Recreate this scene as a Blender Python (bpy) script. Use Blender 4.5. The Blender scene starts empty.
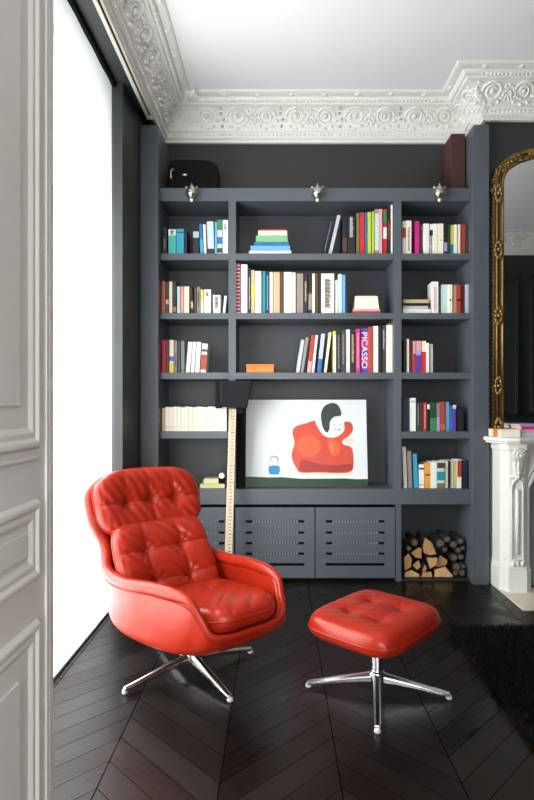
import bpy, bmesh, math, random
from mathutils import Vector, Matrix
random.seed(7)
R = math.radians
sc = bpy.context.scene
COL = sc.collection
F = 560.0; CX = 278.0; CY = 405.0; EH = 1.30          # focal length in px, vanishing point, eye height


def PX(px, Y): return (px - CX) / F * Y
def PZ(py, Y): return EH + (CY - py) / F * Y


def srgb(r, g, b):
    f = lambda c: (c / 255 / 12.92) if c / 255 <= .04045 else ((c / 255 + .055) / 1.055) ** 2.4
    return (f(r), f(g), f(b), 1)


# ------------------------------------------------------------------ materials
class NT:
    def __init__(s, mat):
        mat.use_nodes = True; s.t = mat.node_tree; s.n = s.t.nodes; s.l = s.t.links
        s.b = s.n['Principled BSDF']
    def node(s, typ, **kw):
        n = s.n.new(typ)
        for k, v in kw.items(): setattr(n, k, v)
        return n
    def math(s, op, a, b=None, c=None):
        n = s.n.new('ShaderNodeMath'); n.operation = op
        for i, v in enumerate((a, b, c)):
            if v is None: continue
            if isinstance(v, (int, float)): n.inputs[i].default_value = v
            else: s.l.new(v, n.inputs[i])
        return n.outputs[0]
    def mix(s, fac, a, b):
        n = s.n.new('ShaderNodeMix'); n.data_type = 'RGBA'
        for inp, v in ((n.inputs[0], fac), (n.inputs[6], a), (n.inputs[7], b)):
            if isinstance(v, (int, float)): inp.default_value = v
            elif isinstance(v, tuple): inp.default_value = v
            else: s.l.new(v, inp)
        return n.outputs[2]
    def bump(s, h, strength=.3, dist=.002):
        n = s.n.new('ShaderNodeBump'); n.inputs['Strength'].default_value = strength
        n.inputs['Distance'].default_value = dist
        s.l.new(h, n.inputs['Height']); s.l.new(n.outputs[0], s.b.inputs['Normal'])
    def noise(s, scale, detail=3, coord='Object', stretch=None):
        tc = s.n.new('ShaderNodeTexCoord'); n = s.n.new('ShaderNodeTexNoise')
        n.inputs['Scale'].default_value = scale; n.inputs['Detail'].default_value = detail
        if stretch:
            m = s.n.new('ShaderNodeMapping'); m.inputs['Scale'].default_value = stretch
            s.l.new(tc.outputs[coord], m.inputs[0]); s.l.new(m.outputs[0], n.inputs['Vector'])
        else: s.l.new(tc.outputs[coord], n.inputs['Vector'])
        return n.outputs[0]


MATS = {}
def mat(name, col, rough=.5, metal=0., var=.08, nscale=8, bump=0., bscale=60, coat=0., spec=None, stretch=None):
    if name in MATS: return MATS[name]
    m = bpy.data.materials.new(name); t = NT(m)
    n = t.noise(nscale, stretch=stretch)
    d = tuple(c * (1 - var) for c in col[:3]) + (1,); e = tuple(min(1, c * (1 + var)) for c in col[:3]) + (1,)
    t.l.new(t.mix(n, d, e), t.b.inputs['Base Color'])
    t.b.inputs['Roughness'].default_value = rough; t.b.inputs['Metallic'].default_value = metal
    if coat: t.b.inputs['Coat Weight'].default_value = coat; t.b.inputs['Coat Roughness'].default_value = .15
    if spec is not None: t.b.inputs['Specular IOR Level'].default_value = spec
    if bump: t.bump(t.noise(bscale, 4, stretch=stretch), bump, .002)
    MATS[name] = m
    return m


def c_(name, r, g, b, rough=.55, **k): return mat(name, srgb(r, g, b), rough, **k)


case_m = c_('blue_grey_paint', 82, 88, 95, .42, var=.05, bump=.05, bscale=25)
wall_m = c_('charcoal_wall_paint', 48, 50, 50, .55, var=.05, bump=.05, bscale=30)
wallp_m = c_('charcoal_panel_paint', 46, 49, 48, .5, var=.05)
white_m = c_('ceiling_white', 243, 243, 244, .8, var=.01)
plaster_m = c_('plaster', 236, 234, 230, .7, var=.03, nscale=14, bump=.25, bscale=45)
door_m = c_('old_white_gloss_paint', 206, 202, 197, .4, var=.03, nscale=3)
marble_m = c_('white_marble', 232, 230, 224, .32, var=.05, nscale=5)
slate_m = c_('fire_shutter_grey', 150, 152, 155, .45)
metal_m = mat('polished_aluminium', (.78, .78, .79, 1), .22, 1., var=.04)
silver_m = mat('old_silver', (.55, .53, .47, 1), .32, 1., var=.15, nscale=40)
blackm = c_('black_lacquer', 8, 8, 9, .6, spec=.15)
matt_black = c_('matt_black', 10, 11, 12, .8, spec=.12)
burg_m = c_('burgundy_board', 74, 42, 38, .6, var=.06)
gold_m = mat('aged_gold', (.33, .20, .065, 1), .40, .85, var=.6, nscale=30, bump=.4, bscale=50)
paper_m = c_('book_pages', 236, 226, 204, .85, var=.05, nscale=90, stretch=(30, 1, 1))
blade_m = c_('rule_wood', 206, 186, 160, .55, var=.1, nscale=6, stretch=(20, 20, 1))


def leather():
    m = bpy.data.materials.new('red_leather'); t = NT(m)
    n = t.noise(5, 4)
    t.l.new(t.mix(n, (.26, .012, .0045, 1), (.38, .022, .007, 1)), t.b.inputs['Base Color'])
    t.b.inputs['Roughness'].default_value = .30
    t.b.inputs['Specular IOR Level'].default_value = .30
    t.b.inputs['Coat Weight'].default_value = .06; t.b.inputs['Coat Roughness'].default_value = .22
    tc = t.node('ShaderNodeTexCoord'); v = t.node('ShaderNodeTexVoronoi'); v.inputs['Scale'].default_value = 190
    t.l.new(tc.outputs['Object'], v.inputs['Vector'])
    w = t.noise(13, 5)
    h = t.math('ADD', t.math('MULTIPLY', v.outputs['Distance'], .25), t.math('MULTIPLY', w, 1.5))
    t.bump(h, .28, .003)
    return m


leather_m = leather()


def floor_mat():
    m = bpy.data.materials.new('dark_chevron_oak'); t = NT(m)
    tc = t.node('ShaderNodeTexCoord'); sp = t.node('ShaderNodeSeparateXYZ')
    t.l.new(tc.outputs['Object'], sp.inputs[0]); X, Y = sp.outputs[0], sp.outputs[1]
    P = .415; W = .146
    cx = t.math('DIVIDE', t.math('ADD', X, .615 + 20 * P), P)
    ci = t.math('FLOOR', cx); cf = t.math('FRACT', cx)
    d = t.math('MULTIPLY', t.math('PINGPONG', cx, 1.0), P)      # 0 on peak seams, P on valley seams
    w = t.math('ADD', Y, d)
    wi = t.math('FLOOR', t.math('DIVIDE', w, W)); wf = t.math('FRACT', t.math('DIVIDE', w, W))
    a = t.math('SUBTRACT', d, Y)
    # per board value
    cb = t.node('ShaderNodeCombineXYZ'); t.l.new(ci, cb.inputs[0]); t.l.new(wi, cb.inputs[1])
    wn = t.node('ShaderNodeTexWhiteNoise'); wn.noise_dimensions = '3D'; t.l.new(cb.outputs[0], wn.inputs['Vector'])
    # grain
    gv = t.node('ShaderNodeCombineXYZ')
    t.l.new(t.math('MULTIPLY', a, 2.2), gv.inputs[0]); t.l.new(t.math('MULTIPLY', w, 34), gv.inputs[1])
    t.l.new(t.math('ADD', t.math('MULTIPLY', wn.outputs[0], 40), t.math('MULTIPLY', ci, 3.3)), gv.inputs[2])
    g = t.node('ShaderNodeTexNoise'); g.inputs['Scale'].default_value = 1.6; g.inputs['Detail'].default_value = 6
    g.inputs['Distortion'].default_value = .6
    t.l.new(gv.outputs[0], g.inputs['Vector'])
    blotch = t.noise(2.3, 5)
    k = t.math('MULTIPLY', wn.outputs[0], .55)
    k = t.math('ADD', k, t.math('MULTIPLY', g.outputs[0], .55))
    k = t.math('MULTIPLY', k, t.math('ADD', blotch, .35))
    col = t.mix(k, (.0008, .0006, .0006, 1), (.0135, .0085, .0065, 1))
    e1 = t.math('LESS_THAN', wf, .026); s1 = t.math('LESS_THAN', cf, .005); s2 = t.math('GREATER_THAN', cf, .995)
    gap = t.math('MAXIMUM', e1, t.math('MAXIMUM', s1, s2))
    col = t.mix(gap, col, (.0006, .0006, .0006, 1))
    t.l.new(col, t.b.inputs['Base Color'])
    r = t.math('ADD', t.math('MULTIPLY', g.outputs[0], .22), t.math('ADD', .17, t.math('MULTIPLY', wn.outputs[0], .16)))
    t.l.new(r, t.b.inputs['Roughness'])
    t.l.new(t.math('MULTIPLY', t.math('SUBTRACT', 1.0, gap), .30), t.b.inputs['Specular IOR Level'])
    tilt = t.math('MULTIPLY', t.math('MULTIPLY', wn.outputs[0], wf), .9)
    h = t.math('SUBTRACT', t.math('ADD', t.math('MULTIPLY', g.outputs[0], .5), tilt), t.math('MULTIPLY', gap, 1.4))
    t.bump(h, .45, .003)
    return m


def blind_mat():
    m = bpy.data.materials.new('white_voile_blind'); m.use_nodes = True
    nt = m.node_tree; nt.nodes.clear()
    o = nt.nodes.new('ShaderNodeOutputMaterial'); mx = nt.nodes.new('ShaderNodeMixShader'); mx2 = nt.nodes.new('ShaderNodeMixShader')
    tr = nt.nodes.new('ShaderNodeBsdfTransparent'); tl = nt.nodes.new('ShaderNodeBsdfTranslucent'); df = nt.nodes.new('ShaderNodeBsdfDiffuse')
    tl.inputs[0].default_value = (.93, .93, .94, 1); df.inputs[0].default_value = (.9, .9, .9, 1)
    tr.inputs[0].default_value = (1, 1, 1, 1)
    tc = nt.nodes.new('ShaderNodeTexCoord'); nz = nt.nodes.new('ShaderNodeTexNoise'); nz.inputs['Scale'].default_value = 3
    nt.links.new(tc.outputs['Object'], nz.inputs['Vector'])
    mr = nt.nodes.new('ShaderNodeMapRange'); mr.inputs['To Min'].default_value = .52; mr.inputs['To Max'].default_value = .62
    nt.links.new(nz.outputs[0], mr.inputs[0])
    mx2.inputs[0].default_value = .3
    nt.links.new(tl.outputs[0], mx2.inputs[1]); nt.links.new(df.outputs[0], mx2.inputs[2])
    nt.links.new(mr.outputs[0], mx.inputs[0])
    nt.links.new(tr.outputs[0], mx.inputs[1]); nt.links.new(mx2.outputs[0], mx.inputs[2])
    nt.links.new(mx.outputs[0], o.inputs[0])
    return m


def glass_mat():
    m = bpy.data.materials.new('window_glass'); m.use_nodes = True
    nt = m.node_tree; nt.nodes.clear()
    o = nt.nodes.new('ShaderNodeOutputMaterial'); mx = nt.nodes.new('ShaderNodeMixShader')
    tr = nt.nodes.new('ShaderNodeBsdfTransparent'); gl = nt.nodes.new('ShaderNodeBsdfGlossy')
    gl.inputs['Roughness'].default_value = .02; tr.inputs[0].default_value = (.96, .98, .98, 1)
    mx.inputs[0].default_value = .06
    nt.links.new(tr.outputs[0], mx.inputs[1]); nt.links.new(gl.outputs[0], mx.inputs[2]); nt.links.new(mx.outputs[0], o.inputs[0])
    return m


def mirror_mat():
    m = bpy.data.materials.new('old_mirror_glass'); t = NT(m)
    t.b.inputs['Base Color'].default_value = (.80, .82, .81, 1); t.b.inputs['Metallic'].default_value = 1
    t.b.inputs['Roughness'].default_value = .015
    return m


def wood_cut():
    m = bpy.data.materials.new('split_firewood'); t = NT(m)
    tc = t.node('ShaderNodeTexCoord')
    g = t.noise(9, 5, stretch=(6, 1, 2)); oi = t.node('ShaderNodeObjectInfo')
    k = t.math('ADD', t.math('MULTIPLY', g, .6), t.math('MULTIPLY', oi.outputs['Random'], .45))
    t.l.new(t.mix(k, srgb(138, 84, 44), srgb(226, 184, 126)), t.b.inputs['Base Color'])
    t.b.inputs['Roughness'].default_value = .85
    t.bump(g, .5, .004)
    return m


cut_m = wood_cut()
bark_m = c_('dark_bark', 36, 31, 28, .85, var=.4, nscale=14, bump=.9, bscale=30)


# ------------------------------------------------------------------ geometry
def finish(me, name, m, parent=None, origin=None, smooth=False, bevel=0, seg=2, local=False, sub=0, weld=False):
    """link a mesh built in world coordinates as one object, its origin at its base or at its parent"""
    if parent is not None and not local:
        root = parent
        while root.parent: root = root.parent
        me.transform(Matrix.Translation(-root.location))
    if parent is None and origin is not None:
        me.transform(Matrix.Translation(-Vector(origin)))
    o = bpy.data.objects.new(name, me); COL.objects.link(o)
    me.materials.append(m)
    if parent is not None: o.parent = parent
    elif origin is not None: o.location = origin
    if smooth:
        for p in me.polygons: p.use_smooth = True
    if bevel:
        b = o.modifiers.new('bevel', 'BEVEL'); b.width = bevel; b.segments = seg; b.limit_method = 'ANGLE'; b.angle_limit = R(35)
        b.harden_normals = False
    if sub:
        s = o.modifiers.new('sub', 'SUBSURF'); s.levels = sub; s.render_levels = sub
    return o


class B:
    def __init__(s): s.bm = bmesh.new()
    def quadbox(s, P):
        v = [s.bm.verts.new(p) for p in P]
        for f in ((0, 3, 2, 1), (4, 5, 6, 7), (0, 1, 5, 4), (1, 2, 6, 5), (2, 3, 7, 6), (3, 0, 4, 7)):
            s.bm.faces.new([v[i] for i in f])
        return s
    def box(s, x0, x1, y0, y1, z0, z1):
        return s.quadbox([(x0, y0, z0), (x1, y0, z0), (x1, y1, z0), (x0, y1, z0), (x0, y0, z1), (x1, y0, z1), (x1, y1, z1), (x0, y1, z1)])
    def prism(s, poly, fn0, fn1):
        a = [s.bm.verts.new(fn0(*p)) for p in poly]; b = [s.bm.verts.new(fn1(*p)) for p in poly]
        s.bm.faces.new(a); s.bm.faces.new(b[::-1]); n = len(poly)
        for i in range(n):
            s.bm.faces.new((a[i], b[i], b[(i + 1) % n], a[(i + 1) % n]))
        return s
    def tube(s, pts, rad, n=10, closed=False, sx=1., sy=1., up=None):
        pts = [Vector(p) for p in pts]; N = len(pts)
        if not hasattr(rad, '__len__'): rad = [rad] * N
        rings = []; prev = None
        for i, p in enumerate(pts):
            if closed: t = pts[(i + 1) % N] - pts[i - 1]
            else: t = pts[min(i + 1, N - 1)] - pts[max(i - 1, 0)]
            if t.length < 1e-9: t = Vector((0, 0, 1))
            t.normalize()
            if prev is None:
                u = Vector(up) if up else (Vector((0, 0, 1)) if abs(t.z) < .9 else Vector((1, 0, 0)))
            else: u = prev
            u = (u - t * u.dot(t))
            if u.length < 1e-6: u = t.orthogonal()
            u.normalize(); w = t.cross(u); prev = u
            rings.append([s.bm.verts.new(p + (u * math.sin(2 * math.pi * k / n) * sy + w * math.cos(2 * math.pi * k / n) * sx) * rad[i]) for k in range(n)])
        m = N if closed else N - 1
        for i in range(m):
            a, b = rings[i], rings[(i + 1) % N]
            for k in range(n):
                s.bm.faces.new((a[k], a[(k + 1) % n], b[(k + 1) % n], b[k]))
        if not closed:
            s.bm.faces.new(rings[0][::-1]); s.bm.faces.new(rings[-1])
        return s
    def lathe(s, prof, c=(0, 0, 0), n=24, axis='z'):
        rings = []
        for r, h in prof:
            ring = []
            for k in range(n):
                a = 2 * math.pi * k / n; x, y = max(r, 1e-4) * math.cos(a), max(r, 1e-4) * math.sin(a)
                q = {'z': (x, y, h), 'y': (x, h, y), 'x': (h, x, y)}[axis]
                ring.append(s.bm.verts.new((c[0] + q[0], c[1] + q[1], c[2] + q[2])))
            rings.append(ring)
        for a, b in zip(rings, rings[1:]):
            for k in range(n): s.bm.faces.new((a[k], a[(k + 1) % n], b[(k + 1) % n], b[k]))
        s.bm.faces.new(rings[0][::-1]); s.bm.faces.new(rings[-1])
        return s
    def ball(s, c, rx, ry=None, rz=None, seg=10, rings=6, rot=None):
        ry = rx if ry is None else ry; rz = rx if rz is None else rz
        M = Matrix.Translation(c) @ (rot if rot else Matrix.Identity(4)) @ Matrix.Diagonal((rx, ry, rz, 1))
        nv = s.bm.verts.new; nf = s.bm.faces.new
        top, bot_ = nv(M @ Vector((0, 0, 1))), nv(M @ Vector((0, 0, -1))); prev = None
        for j in range(1, rings):
            th = math.pi * j / rings
            cur = [nv(M @ Vector((math.sin(th) * math.cos(6.283185 * k / seg), math.sin(th) * math.sin(6.283185 * k / seg), math.cos(th)))) for k in range(seg)]
            for k in range(seg):
                if prev is None: nf((top, cur[k], cur[(k + 1) % seg]))
                else: nf((prev[k], cur[k], cur[(k + 1) % seg], prev[(k + 1) % seg]))
            prev = cur
        for k in range(seg): nf((bot_, prev[(k + 1) % seg], prev[k]))
        return s
    def done(s, name, m, parent=None, **k):
        bmesh.ops.recalc_face_normals(s.bm, faces=s.bm.faces)
        me = bpy.data.meshes.new(name); s.bm.to_mesh(me); s.bm.free()
        return finish(me, name, m, parent, **k)


def thing(name, label, cat, loc=(0, 0, 0), rz=0, group=None):
    o = bpy.data.objects.new(name, None); COL.objects.link(o); o.empty_display_size = .05
    o.location = loc; o.rotation_euler = (0, 0, rz); o['label'] = label; o['category'] = cat
    if group: o['group'] = group
    return o
def tag(o, label, cat, group=None):
    o['label'] = label; o['category'] = cat
    if group: o['group'] = group
    return o
def struct(o): o['kind'] = 'structure'; return o
def sbox(name, m, *a, bevel=0): return struct(B().box(*a).done(name, m, bevel=bevel))


def catmull(P, n, closed=False):
    P = [Vector(p) for p in P]; N = len(P); out = []
    m = N if closed else N - 1
    for i in range(m):
        if closed: a, b, c, d = P[i - 1], P[i], P[(i + 1) % N], P[(i + 2) % N]
        else: a, b, c, d = P[max(i - 1, 0)], P[i], P[i + 1], P[min(i + 2, N - 1)]
        for k in range(n):
            t = k / n
            out.append(.5 * ((2 * b) + (c - a) * t + (2 * a - 5 * b + 4 * c - d) * t * t + (3 * b - a - 3 * c + d) * t ** 3))
    if not closed: out.append(P[-1])
    return out


# ------------------------------------------------------------------ the room
XL, YB, YC, XA, CEIL = -1.0, 4.48, 4.13, 1.53, 3.655       # left wall, alcove back, chimney breast, alcove side, ceiling
XR, YN = 4.6, .40                                          # right wall, wall behind the photographer's doorway
sbox('floor', floor_mat(), -1.3, XR, -3.2, YB + .1, -.05, 0)
sbox('ceiling', white_m, -1.4, XR + .1, -3.2, YB + .1, CEIL, CEIL + .08)
sbox('wall_back', wall_m, -1.3, XR, YB, YB + .1, 0, CEIL)
sbox('wall_chimney_breast', wall_m, XA, XR, YC, YB, 0, CEIL)
sbox('wall_right', wall_m, XR, XR + .1, -3.2, YB + .1, 0, CEIL)
WY0, WY1, WZ = 1.25, 3.60, 3.385
b = B(); b.box(-1.4, XL, YN - .15, WY0, 0, CEIL); b.box(-1.4, XL, WY1, YB + .1, 0, CEIL); b.box(-1.4, XL, WY0, WY1, WZ, CEIL)
struct(b.done('wall_left', wall_m))
b = B(); b.box(.72, XR, YN - .15, YN, 0, CEIL); b.box(-1.4, -.56, YN - .15, YN, 0, CEIL); b.box(-.56, .72, YN - .15, YN, 2.75, CEIL)
struct(b.done('wall_front', wall_m))
# room behind the photographer
sbox('wall_hall_left', white_m, -1.5, -1.4, -3.2, YN - .15, 0, CEIL)
b = B(); b.box(-1.4, -1.0, -3.3, -3.2, 0, CEIL); b.box(1.9, XR, -3.3, -3.2, 0, CEIL); b.box(-1.0, 1.9, -3.3, -3.2, 2.9, CEIL); b.box(-1.0, 1.9, -3.3, -3.2, 0, .35)
struct(b.done('wall_hall_back', white_m))
# panel mouldings on the front wall (seen in the mirror)
b = B()
for x0, x1 in ((.95, 2.05), (2.25, 3.35), (3.5, 4.4)):
    for z0, z1 in ((.25, .95), (1.15, 3.1)):
        for i, (w, d) in enumerate(((.05, .03), (.025, .045))):
            o = .0 if i == 0 else .012
            b.box(x0 + o, x0 + o + w, YN, YN + d, z0 + o, z1 - o); b.box(x1 - o - w, x1 - o, YN, YN + d, z0 + o, z1 - o)
            b.box(x0 + o, x1 - o, YN, YN + d, z0 + o, z0 + o + w); b.box(x0 + o, x1 - o, YN, YN + d, z1 - o - w, z1 - o)
struct(b.done('trim_5', wallp_m))

# cornices
PROF = [(0, 3.385), (.028, 3.385), (.030, 3.405), (.045, 3.415), (.048, 3.425), (.052, 3.452), (.066, 3.458)]
BEZ = ((.066, 3.460), (.085, 3.585), (.198, 3.598))
def bez(t):
    a = (1 - t) ** 2; c = 2 * t * (1 - t); e = t * t
    return tuple(a * BEZ[0][i] + c * BEZ[1][i] + e * BEZ[2][i] for i in (0, 1))
PROF += [bez(i / 8) for i in range(1, 9)]
PROF += [(.205, 3.610), (.222, 3.612), (.236, 3.622), (.240, 3.634), (.285, 3.640), (.300, 3.648), (.302, CEIL + .002), (0, CEIL + .002)]


def cornice(name, pts, ornament=True, ds=1.0, tile=.43, skip=0):
    b = B(); pts = [Vector((x, y, 0)) for x, y in pts]; n = []
    for p, q in zip(pts, pts[1:]):
        d = (q - p).normalized(); n.append(Vector((d.y, -d.x, 0)))
    rows = []
    for i, p in enumerate(pts):
        if i == 0: off = n[0]
        elif i == len(pts) - 1: off = n[-1]
        else: off = (n[i - 1] + n[i]) / (1 + n[i - 1].dot(n[i]))
        rows.append([b.bm.verts.new((p + off * d * ds) + Vector((0, 0, z))) for d, z in PROF])
    k = len(PROF)
    for r0, r1 in zip(rows, rows[1:]):
        for j in range(k): b.bm.faces.new((r0[j], r0[(j + 1) % k], r1[(j + 1) % k], r1[j]))
    b.bm.faces.new(rows[0]); b.bm.faces.new(rows[-1][::-1])
    if ornament:
        for seg in range(len(pts) - 1):
            p, q, nn = pts[seg], pts[seg + 1], n[seg]; d = (q - p).normalized(); L = (q - p).length
            s0 = .02 if seg == 0 else (.33 if False else 0.0); s1 = L
            if 0 < seg or len(pts) > 2:
                pass
            # mitre trims: inside corners lose the projection, outside ones gain it
            lo = .10; hi = L - .10
            if seg > 0:
                lo = .10 if n[seg - 1].dot(d) > 0 else -.10
            if seg < len(pts) - 2:
                hi = L - .12 if n[seg + 1].dot(d) < 0 else L + .10
            def S(s, t, h):
                dd, z = bez(min(max(t, 0), 1)); nrm = (nn * .75 + Vector((0, 0, -.66)))
                return p + d * s + nn * dd * ds + Vector((0, 0, z)) + nrm * h
            cnt = max(1, round((hi - lo) / tile)); T = (hi - lo) / cnt
            for c in range(cnt):
                m = lo + (c + .5) * T
                for sg in (-1, 1):
                    sp = []
                    for i in range(23):
                        a = i / 22 * 3.6 * math.pi; r = .075 * (1 - i / 27)
                        sp.append(S(m + sg * (T * .25 + r * math.cos(a)), .50 + r * 6.2 * math.sin(a) * .85, .004 + .006 * i / 22))
                    b.tube(sp, [.009 - .004 * i / 22 for i in range(23)], 5)
                    b.ball(S(m + sg * T * .25, .5, .012), .016, seg=8, rings=5)
                    for i in range(5):                        # acanthus lobes leaving the stem
                        a = R(200 + i * 34)
                        b.ball(S(m + sg * (T * .25 + .088 * math.cos(a)), .5 + .42 * math.sin(a), .006), .017, .012, .012, seg=6, rings=4)
                for i in range(7):                            # palmette between the scrolls
                    a = R(-75 + 25 * i)
                    for q_ in (.3, .65, 1):
                        b.ball(S(m + .055 * q_ * math.sin(a), .18 + .55 * q_ * math.cos(a), .007), .010, .010, .012, seg=6, rings=4)
                for i in range(4):
                    for sg in (-1, 1):
                        b.ball(S(m + sg * T * .5 + sg * .0 + .012 * math.sin(i * 2), .15 + .22 * i, .006), .013, .013, .013, seg=6, rings=4)
            s = lo - .04                                       # bead and dentil row, rosettes under the lip
            while s < hi + .04:
                b.ball(tuple(p + d * s + nn * .052 * ds + Vector((0, 0, 3.438))), .010, .010, .011, seg=6, rings=4); s += .031
            s = lo
            while s < hi:
                b.ball(tuple(p + d * s + nn * .262 * ds + Vector((0, 0, 3.636))), .020, .020, .011, seg=8, rings=4)
                for k_ in range(5):
                    a = k_ * 1.2566
                    b.ball(tuple(p + d * (s + .02 * math.cos(a)) + nn * (.262 * ds + .016 * math.sin(a)) + Vector((0, 0, 3.638))), .009, .009, .007, seg=6, rings=4)
                s += .25
            s = lo
            while s < hi:
                b.ball(tuple(p + d * s + nn * .222 * ds + Vector((0, 0, 3.608))), .010, .008, .008, seg=6, rings=4); s += .028
    return struct(b.done(name, plaster_m, smooth=False))


cornice('trim_1', [(XL - .0, YB), (XA, YB), (XA, YC), (XR, YC)])
cornice('trim_2', [(XL + .085, YN), (XL + .085, YB)], ds=.86)
cornice('trim_3', [(XR, YN), (.0, YN), (XL, YN)], tile=.6)
b = B()                                                            # corner leaf cluster on the cornice
for i in range(26):
    a = random.uniform(0, 6.28); r = random.uniform(0, .05)
    b.ball((XL + .36 + r * math.cos(a), YB - .30 + r * math.sin(a), 3.632 - random.uniform(0, .03)), random.uniform(.01, .024), seg=7, rings=5)
struct(b.done('trim_4', plaster_m))
# curtain pelmet over the window: dark soffit, pale rail, dark slot
sbox('trim_6', wallp_m, -1.08, XL + .078, YN, WY1 + .35, 3.372, 3.42)
b = B(); b.box(-.928, -.918, YN, 3.97, 3.330, 3.372); b.box(-.928, -.905, YN, 3.97, 3.322, 3.332); b.box(-.900, -.885, YN, 3.97, 3.338, 3.385); b.box(-.93, -.885, 3.955, 3.975, 3.325, 3.385)
struct(b.done('trim_7', c_('rail_paint', 190, 184, 172, .5), bevel=.002))
sbox('trim_8', blackm, -.918, -.900, YN, 3.955, 3.35, 3.38)

# window: French casements behind the blind
w = B()
w.box(-1.30, -1.22, WY0, WY0 + .06, 0, WZ); w.box(-1.30, -1.22, WY1 - .06, WY1, 0, WZ); w.box(-1.30, -1.22, WY0, WY1, WZ - .07, WZ); w.box(-1.30, -1.22, WY0, WY1, 0, .07)
mid = (WY0 + WY1) / 2
w.box(-1.29, -1.23, mid - .05, mid + .05, 0, WZ)
for z in (.55, 1.2, 1.9, 2.6): w.box(-1.275, -1.245, WY0, WY1, z - .015, z + .015)
wf = struct(w.done('window_1', door_m, bevel=.004))
B().box(-1.262, -1.258, WY0 + .05, WY1 - .05, .05, WZ - .05).done('pane', glass_mat(), wf)
w = B()                                                            # wrought balcony rail outside
for i in range(24): w.tube([(-1.40, WY0 + .05 + i * .1, 0), (-1.40, WY0 + .05 + i * .1, .95)], .008, 6)
w.tube([(-1.40, WY0, .95), (-1.40, WY1, .95)], .018, 8); w.tube([(-1.40, WY0, .12), (-1.40, WY1, .12)], .010, 8)
balc = tag(w.done('balcony_railing', matt_black, origin=(-1.40, mid, 0)), 'dark iron balcony railing faintly seen through the white window blind', 'railing')
# blind
bl = thing('window_blind', 'tall white translucent fabric blind covering the window beside the red armchair', 'blind', (-1.06, mid, 0))
fab = B()
ny = 60; rows = []
for i in range(ny + 1):
    y = WY0 - .02 + (WY1 + .0 - WY0) * i / ny
    x = -1.062 + .0015 * math.sin(i * .9)
    rows.append((fab.bm.verts.new((x, y, .006)), fab.bm.verts.new((x, y, WZ - .012))))
for a, c in zip(rows, rows[1:]): fab.bm.faces.new((a[0], c[0], c[1], a[1]))
fab.done('blind_fabric', blind_mat(), bl, smooth=True)
B().box(-1.068, -1.056, WY0, WY1 - .005, .004, .016).done('bottom_bar', c_('hem_bar', 214, 205, 202, .5), bl, bevel=.004)
B().box(-1.085, -1.04, WY0, WY1, WZ - .045, WZ - .005).done('head_rail', matt_black, bl, bevel=.003)

# panelled door leaf at the left edge
DX = -.4845
door = B(); door.box(DX - .045, DX, .42, 1.20, .012, 2.72)
dl = struct(door.done('door_1', door_m, bevel=.003))
def moulding(b, y0, y1, z0, z1, x, w, h):
    """rectangular picture-frame moulding, sloping profile"""
    prof = [(0, 0), (.15, h), (.35, h), (.5, h * .45), (.75, h * .6), (1, 0)]
    loops = []
    for t, hh in prof:
        o = t * w
        loops.append([b.bm.verts.new((x + hh, yy, zz)) for yy, zz in ((y0 + o, z0 + o), (y1 - o, z0 + o), (y1 - o, z1 - o), (y0 + o, z1 - o))])
    for a, c in zip(loops, loops[1:]):
        for k in range(4): b.bm.faces.new((a[k], a[(k + 1) % 4], c[(k + 1) % 4], c[k]))
mb = B()
for z0, z1 in ((1.212, 2.60), (.952, 1.112), (.10, .872)):
    moulding(mb, .50, 1.128, z0, z1, DX, .044, .010)
    mb.box(DX, DX + .006, .60, 1.055 - .012, z0 + .085, z1 - .085) if z1 - z0 > .3 else mb.box(DX, DX + .005, .58, 1.072, z0 + .055, z1 - .055)
mb.done('panel_moulding', door_m, dl, bevel=.002)
mb = B(); mb.box(DX, DX + .006, 1.160, 1.172, .012, 2.72); mb.box(DX, DX + .004, 1.180, 1.20, .012, 2.72); mb.box(DX, DX + .006, .42, 1.128, 1.192, 1.200)
mb.done('edge_bead', door_m, dl, bevel=.002)
for z in (.78, .98, 1.43, 1.70, 2.05):
    B().tube([(DX - .006, 1.206, z), (DX - .006, 1.206, z + .075)], .007, 10).done('hinge', c_('old_hinge', 150, 145, 138, .4), dl)

# hearth slab
hs = struct(B().box(1.545, 3.5, 3.53, 3.95, 0, .012).done('trim_9', c_('hearth_stone', 214, 206, 186, .35, var=.06), bevel=.003))
struct(B().box(1.62, 3.5, 3.53, 3.548, .0121, .0135).done('trim_10', c_('hearth_edge', 150, 142, 126, .5)))

# ------------------------------------------------------------------ bookcase
YF = 4.12
SZ = [2.415, 1.977, 1.539, 1.105, .682]; SB = [2.367, 1.933, 1.491, 1.053, .568]
D1 = (-.364, -.309); D2 = (.8535, .909); XE = (-.866, 1.416)
bc = thing('bookcase', 'built-in blue-grey painted bookcase with three columns of shelves filling the alcove', 'bookcase', (.27, YF, 0))
B().box(-.995, XE[0], 4.05, YB - .002, 0, 3.325).done('side_panel', case_m, bc, bevel=.002)
B().box(XE[1], 1.527, 4.05, YB - .002, 0, 3.328).done('side_panel', case_m, bc, bevel=.002)
B().box(XE[0], XE[1], YB - .022, YB - .002, .02, 2.897).done('back_panel', wall_m if False else c_('shaded_niche_paint', 58, 62, 67, .5, var=.05), bc)  # case paint darkened here: the shade inside the niches is put into the colour
B().box(XE[0], XE[1], YF, YB - .022, 2.801, 2.897).done('top_panel', case_m, bc, bevel=.002)
B().box(D1[0], D1[1], YF, YB - .022, .682, 2.801).done('divider', case_m, bc, bevel=.0015)
B().box(D2[0], D2[1], YF, YB - .022, .682, 2.801).done('divider', case_m, bc, bevel=.0015)
for i in range(4):
    B().box(XE[0], D1[0], YF, YB - .022, SB[i], SZ[i]).done('shelf', case_m, bc, bevel=.0015)
    B().box(D2[1], XE[1], YF, YB - .022, SB[i], SZ[i]).done('shelf', case_m, bc, bevel=.0015)
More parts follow.
